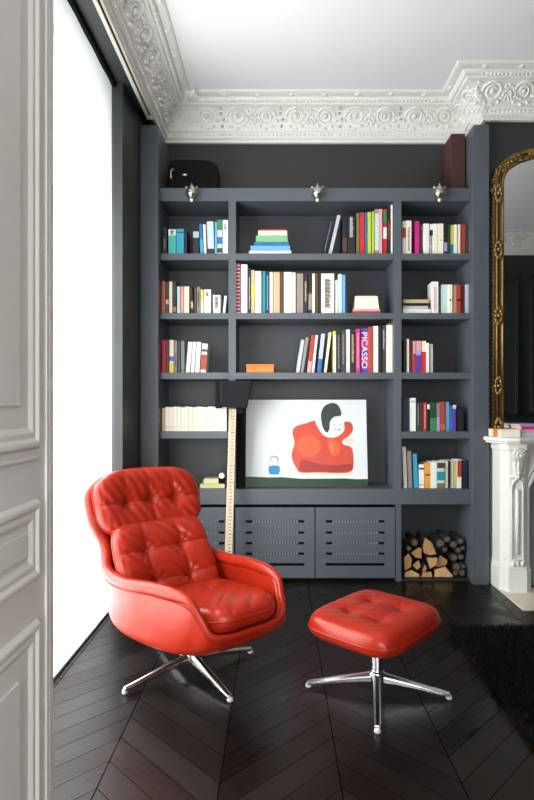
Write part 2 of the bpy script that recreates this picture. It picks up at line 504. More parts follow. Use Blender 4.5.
for i in range(3):
    B().box(D1[1], D2[0], YF, YB - .022, SB[i], SZ[i]).done('shelf', case_m, bc, bevel=.0015)
B().box(XE[0], XE[1], YF - .004, YB - .022, SB[4], SZ[4]).done('bench_top', case_m, bc, bevel=.003)
B().box(D2[0] + .013, D2[1], YF + .004, YB - .022, 0, SB[4]).done('divider', case_m, bc, bevel=.002)
B().box(-.364, -.325, YF + .02, YB - .022, 0, SB[4]).done('divider', case_m, bc, bevel=.002)
B().box(XE[0], D2[0] + .013, YF + .05, YF + .06, SB[4] - .03, SB[4]).done('door_gap_shade', matt_black, bc)  # black strip painting in the shade of the gap above the doors
B().box(XE[0], D2[0] + .013, YF + .03, YF + .05, .0, .035).done('plinth', matt_black, bc)
B().box(D2[1], XE[1], YF + .01, YB - .022, .0, .018).done('niche_base', c_('niche_floor', 40, 36, 36, .5), bc)


def slotted_door(px0, px1, y0, y1, open_top=0):
    x0, x1 = PX(px0, YF), PX(px1, YF)
    z1, z0 = PZ(y0, YF), PZ(y1, YF)
    w = x1 - x0; sx0, sx1 = x0 + w * .13, x1 - w * .13
    slots = [PZ(y, YF) for y in (521.5, 532.7, 543.3, 553.8)]; hh = .0095
    b = B(); yb, yf = YF + .018, YF
    b.box(x0, sx0, yf, yb, z0, z1); b.box(sx1, x1, yf, yb, z0, z1)
    low = PZ(564.6, YF)
    cuts = [z1] + sum([[s + hh, s - hh] for s in slots], []) + [low + .011, low - .011, z0]
    for i in range(0, len(cuts), 2): b.box(sx0, sx1, yf, yb, cuts[i + 1], cuts[i])
    d = b.done('cabinet_door', case_m, bc)
    B().box(x0 + .004, x1 - .004, YF + .030, YF + .034, z0 + .004, z1 - .004).done('slot_shade_sheet', matt_black, d)  # black sheet added behind the slots so that they look dark
    g = B()
    for j, s in enumerate(slots):
        n = 16
        for k in range(n):
            u0 = sx0 + .05 + (sx1 - sx0 - .09) * k / n
            g.box(u0, u0 + (sx1 - sx0 - .09) / n * .72, yf + .004, yf + .016, s - hh, s + hh)
    g.done('slot_grille', c_('grille_grey', 112, 118, 126, .4), d)
    return d
slotted_door(161, 234, 507.5, 578)
slotted_door(235.5, 314.6, 507.5, 578)
slotted_door(315.6, 395, 507.5, 578)

# silver clip lamps on the top beam
for k, (px, who) in enumerate(((191.5, 'small silver spotlight clipped to bookcase top above the left column'),
                               (317.5, 'small silver spotlight clipped to middle of bookcase top beam'),
                               (439.5, 'small silver spotlight clipped to bookcase top below the burgundy box'))):
    x = PX(px, 4.07); z = 2.83
    t = thing('clip_spotlight', who, 'lamp', (x, 4.07, z), 0, 'spotlights on the bookcase beam')
    B().lathe([(.004, .0), (.018, .002), (.026, .014), (.042, .030), (.045, .040), (.036, .046), (.042, .052), (.038, .062), (.027, .068), (.030, .078), (.016, .092), (.006, .098)], (x, 4.07, z - .035), 20).done('lamp_head', silver_m, t, smooth=True)
    B().ball((x, 4.07, z - .040), .014).done('bulb', c_('frosted_bulb', 240, 238, 225, .2), t, smooth=True)
    B().tube([(x, 4.07, z + .05), (x, 4.072, z + .078), (x, 4.10, z + .078), (x, 4.14, z + .074)], .006, 8).box(x - .014, x + .014, 4.102, 4.118, z - .005, z + .078).box(x - .014, x + .014, 4.102, 4.17, z + .068, z + .078).done('clamp', silver_m, t)
    for s in (-1, 1):
        B().tube([(x + s * .015, 4.07, z + .035), (x + s * .036, 4.07, z + .05)], .004, 6).ball((x + s * .038, 4.07, z + .052), .009).done('thumbscrew', silver_m, t, smooth=True)

# things on top of the bookcase
t = thing('storage_case', 'black dome-topped case with silver catch on top of the bookcase at left', 'case', (PX(193, 4.25), 4.25, 2.897))
x0, x1 = PX(168, 4.22), PX(217.5, 4.22); zt = PZ(158.5, 4.22)
poly = [(x0, 2.897), (x1, 2.897), (x1, zt - .055), (x1 - .02, zt - .03)] + [(x0 + (x1 - x0) * q, zt - .012 * abs(1 - 2 * q) ** 2 - .012 * q) for q in (.85, .7, .5, .3, .15)] + [(x0 + .01, zt - .02), (x0, zt - .05)]
B().prism(poly, lambda a, c: (a, 4.22, c), lambda a, c: (a, 4.44, c)).done('case_body', blackm, t, bevel=.006)
B().tube(catmull([(x0 + .045, 4.215, 3.07), (x0 + .030, 4.195, 3.06), (x0 + .028, 4.19, 3.01), (x0 + .034, 4.215, 2.985)], 4), .007, 8).done('handle', silver_m, t, smooth=True)
B().ball((x0 + .125, 4.218, 3.035), .022, .006, .009).done('catch', silver_m, t, smooth=True)
bx = B().box(PX(451.5, 4.2), 1.404, 4.20, 4.45, 2.898, 3.335).box(PX(451.5, 4.2) - .002, PX(451.5, 4.2), 4.205, 4.445, 2.90, 3.33).done('storage_box', burg_m, origin=(1.35, 4.32, 2.898), bevel=.004)
tag(bx, 'tall narrow burgundy box standing on top of the bookcase at right', 'box')

# ------------------------------------------------------------------ books
ORD = ['first', 'second', 'third', 'fourth', 'fifth', 'sixth', 'seventh', 'eighth', 'ninth', 'tenth', 'eleventh', 'twelfth', 'thirteenth', 'fourteenth', 'fifteenth', 'sixteenth', 'seventeenth', 'eighteenth', 'nineteenth', 'twentieth']
PAL = dict(black=(26, 25, 27), navy=(28, 34, 60), blue=(40, 110, 170), sky=(110, 175, 215), cyan=(50, 165, 200), turquoise=(70, 185, 175), teal=(20, 140, 150),
           white=(238, 236, 230), cream=(236, 226, 200), ivory=(244, 238, 218), tan=(200, 176, 136), taupe=(150, 138, 130), grey=(128, 128, 130), silver=(190, 194, 202),
           charcoal=(60, 60, 64), red=(200, 40, 40), crimson=(190, 36, 66), brick=(176, 62, 46), maroon=(98, 34, 38), pink=(226, 160, 165), magenta=(200, 40, 130),
           purple=(96, 60, 160), lilac=(176, 150, 205), orange=(228, 120, 50), yellow=(226, 208, 70), lime=(180, 205, 70), mint=(128, 182, 130), olive=(120, 112, 60), green=(60, 130, 70),
           bottle=(30, 66, 46), brown=(84, 58, 42), rust=(190, 104, 60), gold=(230, 160, 70), pale=(196, 214, 214))
def bookmat(c):
    r, g, b_ = PAL[c]
    return c_('cloth_' + c, r, g, b_, .5, var=.06, nscale=25)
def text_mesh(s, size):
    cu = bpy.data.curves.new('txt', 'FONT'); cu.body = s; cu.size = size; cu.extrude = .0006; cu.align_x = 'CENTER'; cu.align_y = 'CENTER'
    ob = bpy.data.objects.new('txt', cu); COL.objects.link(ob)
    bpy.context.view_layer.update()
    me = bpy.data.meshes.new_from_object(ob.evaluated_get(bpy.context.evaluated_depsgraph_get()))
    bpy.data.objects.remove(ob)
    return me


def book(px0, px1, ytop, col, z0, label, group, lean=0, bands=(), depth=None, yf=None, marks=None, text=None, thick=None):
    """upright book: cover with spine and boards, page block, and printed bands on the spine"""
    yf = yf if yf else 4.145 + random.uniform(0, .02); depth = depth or random.uniform(.125, .165)
    w = PX(px1, yf) - PX(px0, yf) - .0012; h = PZ(ytop, yf) - z0
    lx = 0 if lean < 0 else -w
    x = PX(px0, yf) if lean < 0 else PX(px0, yf) + w
    if lean: h /= math.cos(R(lean))
    t = thing('book', label, 'book', (x, yf, z0 + .0005), 0, group)
    t.rotation_euler.y = R(lean)
    cv = min(.003, w * .18); b = B()
    b.box(lx, lx + w, 0, cv, 0, h); b.box(lx, lx + cv, cv, depth, 0, h); b.box(lx + w - cv, lx + w, cv, depth, 0, h)
    b.done('cover', bookmat(col), t, local=True, bevel=min(.0022, w * .15), seg=2)
    B().box(lx + cv, lx + w - cv, cv, depth - .004, .003, h - .004).done('pages', paper_m, t, local=True)
    for f0, f1, c in bands:
        B().box(lx + .0004, lx + w - .0004, -.0012, .001, h * f0, h * f1).done('spine_label', bookmat(c), t, local=True)
    if marks:
        c, f0, f1 = marks; m = B(); z = h * f0; r = random.Random(int(px0 * 7))
        while z < h * f1:
            dz = r.uniform(.004, .009); m.box(lx + w * .28, lx + w * r.uniform(.6, .74), -.0022, .0008, z, z + dz); z += dz + .0035
        m.done('lettering', bookmat(c), t, local=True)
    if text:
        s, c, f0, f1 = text; me = text_mesh(s, 1.0)
        xs = [v.co.x for v in me.vertices]; ys = [v.co.y for v in me.vertices]
        sx = h * (f1 - f0) / (max(xs) - min(xs)); sy = w * .72 / (max(ys) - min(ys))
        mx, my = (max(xs) + min(xs)) / 2, (max(ys) + min(ys)) / 2
        for v in me.vertices:                                  # turned to read top to bottom
            a, e = (v.co.x - mx) * sx, (v.co.y - my) * sy
            dpt = v.co.z
            v.co = (lx + w / 2 + e, -.0022 + (0 if dpt > 0 else .0016), h * (f0 + f1) / 2 - a)
        finish(me, 'lettering', bookmat(c), t, local=True)
    return t


def flat_book(px0, px1, z0, thick, col, label, group=None, yf=4.17, depth=.17, rz=0, name='book', cat='book', pages=True):
    x0, x1 = PX(px0, yf), PX(px1, yf); w = x1 - x0
    t = thing(name, label, cat, ((x0 + x1) / 2, yf, z0 + .0004), rz, group)
    cv = min(.003, thick * .2); b = B()
    b.box(-w / 2, w / 2, 0, cv, 0, thick); b.box(-w / 2, w / 2, cv, depth, 0, cv); b.box(-w / 2, w / 2, cv, depth, thick - cv, thick)
    b.done('cover', bookmat(col), t, local=True, bevel=min(.002, thick * .15))
    B().box(-w / 2 + .004, w / 2 - .004, cv, depth - .004, cv, thick - cv).done('pages', paper_m, t, local=True)
    return t


USED = set()
def row(rowname, z0, items, grp):
    descs = [it[4] for it in items]
    for i, it in enumerate(items):
        x0, x1, yt, c, desc = it[:5]; o = it[5] if len(it) > 5 else {}
        lab = f"{desc} book, {ORD[i]} from the left on {rowname}"
        if i and i < len(items) - 1 and len((desc + descs[i - 1] + descs[i + 1]).split()) <= 6 and False: pass
        assert lab not in USED, lab
        USED.add(lab)
        book(x0, x1, yt, c, z0, lab, grp, **o)


L = lambda a, **k: dict(lean=a, **k)
row('top shelf, left column', SZ[0], [
    (162.5, 167, 228, 'black', 'black', dict(marks=('grey', .2, .6))),
    (168.4, 176, 229.5, 'turquoise', 'turquoise', dict(bands=[(.76, 1, 'white')], marks=('black', .8, .93))),
    (176.4, 184, 228.8, 'cyan', 'bright cyan', dict(bands=[(.84, .88, 'navy')])),
    (184.3, 187, 230, 'navy', 'slim navy'),
    (193, 199, 229, 'black', 'black spine with white badge', dict(bands=[(.66, .9, 'silver')])),
    (200.4, 203.6, 224, 'blue', 'leaning blue', L(-2.5, bands=[(0, .5, 'cyan')])), (204, 206.6, 224.5, 'white', 'thin white', L(-2)),
    (207.8, 214.5, 221.5, 'pale', 'pale blue', L(-2, bands=[(0, .18, 'navy')])), (214.8, 217, 222, 'sky', 'thin sky blue'),
    (217.2, 222.3, 219.8, 'pale', 'green and white patterned', dict(bands=[(.7, 1, 'green'), (.3, .5, 'blue'), (.05, .18, 'bottle')])),
    (222.7, 228.2, 220, 'white', 'white', dict(marks=('grey', .72, .85)))], 'books on the top left shelf')
row('second shelf, left column', SZ[1], [
    (161.6, 165.3, 281, 'rust', 'rust brown'), (165.6, 168.9, 282.5, 'charcoal', 'charcoal', dict(bands=[(.3, .45, 'pink')])), (169.2, 172.4, 281.5, 'cream', 'cream'),
    (172.8, 176.6, 281.2, 'black', 'black and green', dict(bands=[(.5, .8, 'bottle'), (.05, .2, 'rust')])), (177.2, 180.3, 286.5, 'pale', 'pale blue grey'), (180.6, 183.8, 286.5, 'pink', 'pink'),
    (184.1, 189.3, 286.5, 'cream', 'thick cream'), (191.2, 193.8, 287, 'black', 'leaning black and tan', L(-3, bands=[(.2, .45, 'tan')])), (194.2, 196.4, 288, 'brown', 'dark brown'),
    (196.8, 200.2, 287, 'grey', 'grey', dict(marks=('black', .3, .8))), (200.6, 203.6, 289.5, 'yellow', 'pale yellow', dict(bands=[(.0, .6, 'cream')])), (204, 211, 289.5, 'white', 'white', dict(marks=('black', .72, .86))),
    (213, 220.4, 295, 'white', 'short white book with black print', dict(marks=('black', .3, .9))), (222.6, 225.2, 296, 'white', 'small tilted white', L(6))], 'books on the second left shelf')
row('third shelf, left column', SZ[2], [
    (161.8, 165.8, 340, 'crimson', 'crimson'), (166.2, 169, 340, 'maroon', 'maroon'), (169.4, 173.8, 340, 'cream', 'cream and blue', dict(bands=[(.35, .5, 'blue'), (0, .3, 'yellow')])),
    (174.2, 177.2, 340.5, 'taupe', 'taupe', dict(marks=('maroon', .2, .6))), (177.6, 180.6, 341, 'charcoal', 'charcoal'), (181, 184.6, 340.8, 'grey', 'grey', dict(bands=[(.03, .12, 'green')])),
    (185.6, 189.8, 342, 'white', 'leaning white', L(5)), (190.6, 194.2, 342, 'white', 'leaning white', L(4)), (195, 199.6, 342, 'white', 'leaning white', L(3)),
    (200.2, 206, 343.8, 'cream', 'leaning cream and brick red', L(4, bands=[(.1, .62, 'brick'), (.72, .8, 'charcoal')]))], 'books on the third left shelf')
x = 161.8; its = []
wd = [3.4, 4.0, 3.8, 4.1, 3.6, 3.9, 3.7, 4.3, 3.3, 3.9, 3.7, 4.0, 3.6, 4.1, 3.5, 4.0, 3.6]
for i, w_ in enumerate(wd):
    its.append((x, x + w_, 408 if i == 0 else 406.6 + (i % 3) * .4, 'tan' if i == 0 else ('ivory', 'cream')[i in (7, 8)], 'plain ivory paperback' if i else 'plain tan-edged paperback', dict(yf=4.14, marks=('tan', .16, .19)))); x += w_ + .03
for i, it in enumerate(its):
    book(*it[:4], SZ[3], f"{it[4]}, {ORD[i]} from the left in the matching row, fourth shelf, left column", 'matching ivory paperbacks', **it[5])
row('top shelf, centre column', SZ[0], [
    (322.6, 325.4, 218, 'black', 'leaning black and grey', L(13, marks=('grey', .1, .9))), (328.4, 331.8, 215.5, 'silver', 'leaning silver', L(13)),
    (342.6, 347, 216, 'black', 'black and brown', dict(bands=[(.1, .45, 'brown')])), (347.6, 355.4, 216, 'black', 'wide black book with white print', dict(marks=('silver', .45, .95))),
    (356.4, 359.6, 213, 'olive', 'olive brown'), (360, 364.6, 212.5, 'red', 'red'), (365, 367.4, 212.5, 'blue', 'blue'), (367.8, 371.2, 212, 'lime', 'lime yellow'),
    (371.6, 374.4, 211.5, 'olive', 'olive green', dict(bands=[(.0, 1, 'lime')])), (374.8, 379, 209, 'taupe', 'taupe', dict(bands=[(.1, .9, 'pale')])), (379.3, 382.4, 209, 'pink', 'pale pink'),
    (382.8, 386.8, 209, 'red', 'red and green', dict(bands=[(.35, .6, 'white'), (.7, .95, 'green')])), (387.2, 390.8, 206.5, 'black', 'tall black', dict(marks=('brick', .3, .7))), (391, 392.8, 204.8, 'white', 'tall thin white')], 'books on the top centre shelf')
row('second shelf, centre column', SZ[1], [
    (236.2, 240.6, 262.8, 'crimson', 'tall crimson striped', dict(bands=[(k / 14 + .01, k / 14 + .03, 'white') for k in range(14)])), (241, 247.6, 264.3, 'white', 'tall white'), (248.4, 250.8, 268, 'black', 'narrow black', dict(marks=('silver', .1, .8))),
    (251.2, 254.8, 270, 'tan', 'tan and yellow', dict(bands=[(.35, .65, 'yellow')])), (255.2, 261.4, 271, 'ivory', 'wide ivory'), (261.8, 265.6, 271, 'teal', 'teal'),
    (266, 269.2, 271.5, 'navy', 'navy', dict(marks=('sky', .1, .9))), (269.6, 273, 272, 'pale', 'pale blue'), (273.4, 280, 272, 'tan', 'wide tan'), (280.4, 283.4, 272, 'brown', 'dark brown'),
    (283.8, 292, 272, 'white', 'wide white'), (292.3, 295.8, 272.5, 'cream', 'cream'), (296.4, 303.4, 273.5, 'taupe', 'wide taupe'), (303.8, 307.8, 273.5, 'black', 'black', dict(marks=('tan', .3, .8))),
    (308.2, 312, 273.5, 'black', 'black and tan', dict(bands=[(.1, .5, 'taupe')])), (312.3, 315.1, 273.5, 'cream', 'slim cream'), (315.5, 318.4, 273.5, 'brown', 'brown'), (318.8, 320.9, 273.5, 'black', 'thin black'),
    (321.2, 334.4, 273.5, 'ivory', 'very wide ivory black-lettered', dict(marks=('black', .15, .85))), (335, 337.8, 280, 'white', 'short white')], 'books on the second centre shelf')
for (a, b_, y_, c, d, lab) in ((338.1, 342.2, 274, 'pale', {}, 'pale blue book near the right end of the second centre shelf row'),
                       (342.5, 345.4, 275, 'sky', {}, 'sky blue book beside the pale blue one, second centre shelf'),
                       (345.7, 347.8, 282, 'navy', {}, 'thin navy book ending the long row on the second centre shelf')):
    book(a, b_, y_, c, SZ[1], lab, 'books on the second centre shelf', **d)
row('third shelf, centre column', SZ[2], [
    (296, 299.6, 340, 'silver', 'leaning silver white', L(9)), (300.4, 303.4, 337.5, 'taupe', 'leaning taupe', L(9)), (306.8, 311, 335.5, 'brick', 'leaning orange red', L(7, bands=[(.0, .3, 'pink')])),
    (311.5, 314.3, 335.2, 'white', 'leaning white', L(6)), (317, 321.2, 334, 'blue', 'leaning blue and lilac', L(6, bands=[(.35, 1, 'silver')])), (324, 326.8, 332.5, 'cream', 'leaning cream', L(7)),
    (333, 336.2, 331, 'yellow', 'pale yellow', dict(bands=[(0, .9, 'cream')])), (336.6, 341, 330.5, 'black', 'black', dict(marks=('grey', .1, .9))), (341.4, 345.6, 330.3, 'charcoal', 'charcoal', dict(marks=('taupe', .2, .9))),
    (346, 350, 329.5, 'white', 'white'), (350.4, 355.4, 331, 'black', 'black book with tan print', dict(marks=('tan', .25, .9))), (356, 360.3, 328.8, 'magenta', 'magenta', dict(marks=('pink', .1, .9))),
    (360.6, 368.6, 328, 'purple', 'wide purple and magenta', dict(bands=[(.5, .78, 'magenta'), (.2, .36, 'magenta')], text=('PICASSO', 'white', .10, .90))), (369, 372.6, 327, 'orange', 'orange red', dict(bands=[(.0, 1, 'brick')])),
    (373, 378.4, 326, 'white', 'white'), (378.8, 381.8, 326.5, 'black', 'black'), (382.1, 385.6, 325.5, 'charcoal', 'charcoal book with silver print', dict(marks=('silver', .5, .9))), (386.2, 392.7, 325, 'ivory', 'wide ivory')], 'books on the third centre shelf')
row('top shelf, right column', SZ[0], [
    (402.4, 406, 221, 'white', 'white and red', dict(bands=[(.5, .8, 'brick')])), (406.4, 411.6, 220.6, 'ivory', 'ivory', dict(marks=('grey', .1, .8))), (415, 419.4, 221, 'magenta', 'magenta'), (419.7, 421.6, 224, 'maroon', 'thin maroon'),
    (423.6, 429.3, 223.5, 'white', 'white'), (429.7, 433, 224, 'white', 'white book with black mark', dict(bands=[(.62, .8, 'black')], marks=('black', .05, .6))),
    (433.4, 438, 223.7, 'ivory', 'ivory'), (438.4, 443.6, 223.5, 'ivory', 'wide ivory', dict(marks=('brick', .45, .49))), (444, 447.4, 224.5, 'black', 'black and lilac', dict(bands=[(.1, .4, 'lilac')])),
    (448, 450.2, 225, 'bottle', 'dark green'), (450.5, 453.6, 225, 'yellow', 'yellow and teal', dict(bands=[(.05, .35, 'teal')])), (454, 457.3, 224.5, 'white', 'thin white'), (457.8, 460.6, 224.5, 'cream', 'cream'),
    (461, 465.4, 224, 'brick', 'brick red'), (465.8, 468.4, 225, 'charcoal', 'charcoal')], 'books on the top right shelf')
row('upright run of second shelf, right column', SZ[1], [
    (432, 438.6, 281.6, 'white', 'tall white', dict(marks=('pink', .1, .8))), (441.5, 448, 284.6, 'pale', 'wide pale green'), (448.4, 452.6, 284.5, 'ivory', 'ivory', dict(marks=('charcoal', .42, .5))),
    (453, 456.2, 285, 'tan', 'tan'), (456.6, 460.8, 284.5, 'brick', 'brick red', dict(bands=[(.42, .5, 'black')])), (461.2, 464.8, 286, 'maroon', 'maroon'), (465.3, 468.8, 284.6, 'silver', 'silver grey')], 'upright books on the second right shelf')
row('third shelf, right column', SZ[2], [
    (403.8, 406.4, 340, 'black', 'black'), (406.8, 409.4, 339, 'cream', 'cream'), (409.8, 412.6, 341, 'maroon', 'maroon'), (413, 415.8, 341, 'pink', 'pink', dict(bands=[(0, .6, 'crimson')])),
    (416.1, 421.2, 341, 'lilac', 'lilac book with pink top', dict(bands=[(.7, 1, 'pink'), (0, .55, 'purple')])), (421.6, 426.2, 341, 'red', 'red book with cream top', dict(bands=[(.66, 1, 'cream')])),
    (426.6, 429.4, 343, 'ivory', 'ivory'), (429.8, 433.2, 344, 'silver', 'silver grey')], 'books on the third right shelf')
row('fourth shelf, right column', SZ[3], [
    (402.5, 409.2, 398, 'navy', 'wide navy'), (410, 416, 398, 'white', 'tall white', dict(bands=[(.86, .92, 'silver')])), (416.8, 420, 402.5, 'charcoal', 'charcoal', dict(marks=('grey', .2, .9))), (420.4, 423.2, 402.5, 'maroon', 'maroon'),
    (423.5, 426.8, 402.5, 'brick', 'brick red', dict(marks=('pink', .1, .9))), (427.2, 429.8, 403, 'black', 'black and white', dict(bands=[(.78, .95, 'white')])), (430.2, 436.6, 402, 'bottle', 'wide dark green', dict(bands=[(0, .45, 'green')])),
    (437, 440, 403, 'lilac', 'lilac grey', dict(bands=[(.5, 1, 'grey')])), (440.4, 445.2, 402, 'brick', 'wide brick red', dict(bands=[(.05, .25, 'rust')])), (445.6, 449.2, 402, 'sky', 'sky blue'),
    (449.6, 452.4, 405.5, 'blue', 'blue'), (452.7, 456.2, 405, 'purple', 'violet blue', dict(bands=[(.85, 1, 'pale')])), (457.5, 464, 407, 'black', 'wide black')], 'books on the fourth right shelf')
row('lowest book shelf, right column', SZ[4], [
    (403.8, 407.4, 447, 'white', 'tall leaning white', L(-2)), (408.4, 412.6, 451, 'taupe', 'leaning taupe', L(-2)), (414, 418.2, 454, 'cyan', 'leaning blue', L(-2)), (419.2, 424.4, 464.5, 'white', 'white', dict(bands=[(.78, .86, 'charcoal'), (.1, .16, 'pink')])),
    (424.9, 430.4, 463, 'gold', 'orange yellow', dict(bands=[(.5, .56, 'brown')])), (430.8, 436.6, 462, 'white', 'wide white'), (437, 444.8, 461.5, 'pale', 'picture-spined teal', dict(bands=[(.3, .62, 'teal'), (.75, .95, 'brown'), (0, .2, 'olive')])),
    (445.2, 448, 461, 'white', 'thin white'), (448.4, 450.2, 461, 'black', 'thin black'), (450.6, 453.6, 461, 'cream', 'cream'), (454, 456.8, 461, 'tan', 'tan and green', dict(bands=[(.2, .6, 'lime')])),
    (457.3, 461.6, 460, 'white', 'white and red', dict(bands=[(.4, .98, 'brick')])), (462, 467.4, 460.2, 'navy', 'navy and blue', dict(bands=[(.0, .3, 'black')]))], 'books on the lowest right shelf')

# flat stacks
z = SZ[0] + .022
st = B(); st.box(PX(249, 4.2), PX(291, 4.2), 4.18, 4.32, SZ[0] + .014, SZ[0] + .0215)
for a in (252, 288):
    st.box(PX(a - 1.5, 4.2), PX(a + 1.5, 4.2), 4.19, 4.22, SZ[0] + .0005, SZ[0] + .015); st.box(PX(a - 1.5, 4.2), PX(a + 1.5, 4.2), 4.28, 4.31, SZ[0] + .0005, SZ[0] + .015)
tag(st.done('book_stand', bookmat('white'), origin=(PX(270, 4.2), 4.25, SZ[0])), 'low white footed stand under the flat stack of books, top centre shelf', 'stand')
for k, (a, b_, th, c, lab) in enumerate(((249, 291.5, .014, 'white', 'white book at the bottom of the flat stack, top centre shelf'),
        (250.5, 290, .030, 'sky', 'bright blue flat book above the white one, top centre shelf'), (254, 288.6, .022, 'blue', 'darker blue flat book in middle of the stack, top centre shelf'),
        (256, 287.6, .040, 'mint', 'pale green flat book in the upper stack, top centre shelf'), (258.2, 287, .030, 'cream', 'cream flat book under the red-edged top one, top centre shelf'), (259, 286.6, .007, 'brick', 'thin brick red book topping the flat stack, top centre shelf'))):
    th *= 1.2; flat_book(a, b_, z, th, c, lab, 'flat stack on the top centre shelf', yf=4.185); z += th + .0008
flat_book(352.6, 380.6, SZ[1], .018, 'red', 'flat red book under the white stack, second centre shelf', 'flat stack on the second centre shelf', yf=4.16)
flat_book(352.8, 380.4, SZ[1] + .019, .018, 'pink', 'flat pink book second from the bottom, second centre shelf', 'flat stack on the second centre shelf', yf=4.162)
z = SZ[1] + .038
for k in range(5):
    flat_book(354.4 + .2 * k, 379 - .3 * k, z, .0185, 'ivory', ['flat ivory book resting on the pink one, second centre shelf', 'second flat ivory book above the pink one, second centre shelf', 'middle flat ivory book of five in pile, second centre shelf', 'fourth flat ivory book of the pile, second centre shelf', 'topmost wide ivory flat book of the pile, second centre shelf'][k], 'flat stack on the second centre shelf', yf=4.164); z += .019
flat_book(357, 376, z, .008, 'brick', 'small thin red book topping the ivory pile, second centre shelf', 'flat stack on the second centre shelf', yf=4.175)
z = SZ[1]
for a, b_, th, c, lab in ((402.8, 430.8, .036, 'white', 'thick white flat book at bottom of stack, second right shelf'), (403, 428, .022, 'silver', 'silver blue flat book above the thick white one, second right shelf'),
                          (404, 430.4, .020, 'black', 'black flat book in the stack on the second right shelf'), (403.4, 429, .026, 'tan', 'tan flat book topping the stack on the second right shelf')):
    flat_book(a, b_, z, th, c, lab, 'flat stack on the second right shelf', yf=4.16); z += th + .0008
# orange box, bench objects
ob = B().box(PX(246.4, 4.16), PX(273.8, 4.16), 4.16, 4.27, SZ[2] + .0005, SZ[2] + .050).box(PX(246, 4.155), PX(274.2, 4.155), 4.155, 4.275, SZ[2] + .051, SZ[2] + .064)
tag(ob.done('lidded_box', c_('orange_box', 226, 128, 50, .5), origin=(PX(260, 4.2), 4.21, SZ[2]), bevel=.003), 'small orange lidded box on the third shelf of the centre column', 'box')
flat_book(200, 224.8, SZ[4], .032, 'lime', 'pale yellow-green flat book at the bottom, on the bench behind armchair', 'flat books on the bench', yf=4.15, depth=.15).children[0].data.materials[0] = c_('pale_straw', 196, 196, 142, .6)
flat_book(203.5, 218.5, SZ[4] + .033, .036, 'lime', 'smaller straw-coloured flat book on top, on bench behind armchair', 'flat books on the bench', yf=4.16, depth=.12).children[0].data.materials[0] = c_('pale_straw2', 206, 204, 156, .6)
t = thing('desk_gadget', 'small black desk clock with round white head on the bench flat book', 'gadget', (PX(222, 4.18), 4.18, SZ[4] + .033))
cx_ = PX(222, 4.18); z_ = SZ[4] + .033  # unidentified small black gadget, given a round white head
B().box(cx_ - .028, cx_ + .020, 4.165, 4.20, z_, z_ + .035).done('gadget_base', matt_black, t, bevel=.003)
B().lathe([(.02, 0), (.024, .002), (.024, .02), (.018, .03)], (cx_, 4.165, z_ + .058), 20, 'y').done('gadget_case', silver_m, t, smooth=True)
B().lathe([(.019, 0), (.019, .002)], (cx_, 4.163, z_ + .058), 20, 'y').done('gadget_head', bookmat('white'), t)
t = thing('figurine', 'tiny gilt figurine lying on the wide ivory book, third centre shelf', 'figurine', (PX(391.5, 4.2), 4.2, PZ(325, 4.155)))
zz = PZ(325, 4.155) + .002; xx = PX(391, 4.19)
B().ball((xx, 4.19, zz + .010), .018, .010, .010).ball((xx + .015, 4.19, zz + .020), .009).tube([(xx - .01, 4.19, zz + .01), (xx - .03, 4.19, zz + .022)], .004, 6).done('figure_body', gold_m, t, smooth=True)

# ------------------------------------------------------------------ painting on the bench
px0, px1 = PX(245.5, 4.22), PX(368, 4.22); PW = px1 - px0; PH = .660; TH = .022
pt = thing('painting', 'unframed white canvas painting of a big red figure above green grass on the bench', 'painting', (px0, 4.22, SZ[4] + .0045))
pt.rotation_euler = (R(-7.5), 0, 0)
B().box(0, PW, 0, TH, 0, PH).done('canvas', c_('primed_canvas', 222, 226, 228, .6, var=.03, nscale=4, bump=.15, bscale=180), pt, local=True, bevel=.002)
LAY = [0]
def paint(name, pts, col, smooth=True, raw=False, parent=pt):
    LAY[0] += 1; y1 = -.0004 * LAY[0]
    P = [((a - 22) / 463 * PW, (370 - c) / 332 * PH) for a, c in pts]
    if smooth: P = [(v.x, v.y) for v in catmull([(a, c, 0) for a, c in P], 4, True)]
    P = [(min(max(a, .001), PW - .001), min(max(c, .001), PH - .001)) for a, c in P]
    return B().prism(P, lambda a, c: (a, y1, c), lambda a, c: (a, .0005, c)).done(name, col, parent, local=True)
def ell(cx, cy, rx, ry, n=16, a0=0): return [(cx + rx * math.cos(a0 + 6.2832 * k / n), cy + ry * math.sin(a0 + 6.2832 * k / n)) for k in range(n)]
pr = c_('paint_red', 206, 62, 40, .45, var=.22, nscale=9); po = c_('paint_orange', 224, 88, 46, .45, var=.2, nscale=12); pw = c_('paint_white', 240, 238, 234, .5)
pk = c_('paint_hat', 44, 54, 52, .5, var=.25, nscale=20); pg = c_('paint_green', 16, 56, 34, .5, var=.2, nscale=10); pb = c_('paint_blue', 30, 132, 186, .5); pd = c_('paint_dark_red', 160, 36, 28, .45, var=.2); py = c_('paint_yellow', 228, 120, 50, .5)
paint('painted_grass', [(22, 333), (60, 334), (110, 336), (160, 335), (230, 341), (300, 341), (400, 340), (440, 343), (485, 342), (485, 371), (22, 371)], pg, False)
paint('painted_foot_shadow', [(222, 316), (300, 316), (400, 318), (425, 322), (400, 334), (340, 330), (250, 324)], c_('paint_cream', 236, 220, 200, .5))
paint('painted_body', [(200, 165), (212, 142), (250, 130), (290, 120), (308, 150), (330, 182), (370, 182), (396, 158), (400, 125), (425, 128), (432, 155), (414, 180), (392, 196), (396, 212), (424, 222), (432, 260), (430, 300), (418, 316), (380, 320), (300, 318), (232, 318), (214, 300), (199, 268), (198, 240), (208, 205)], pr)
paint('painted_shading', [(225, 300), (240, 270), (300, 285), (360, 290), (420, 285), (426, 305), (380, 316), (300, 314), (235, 314)], pd)
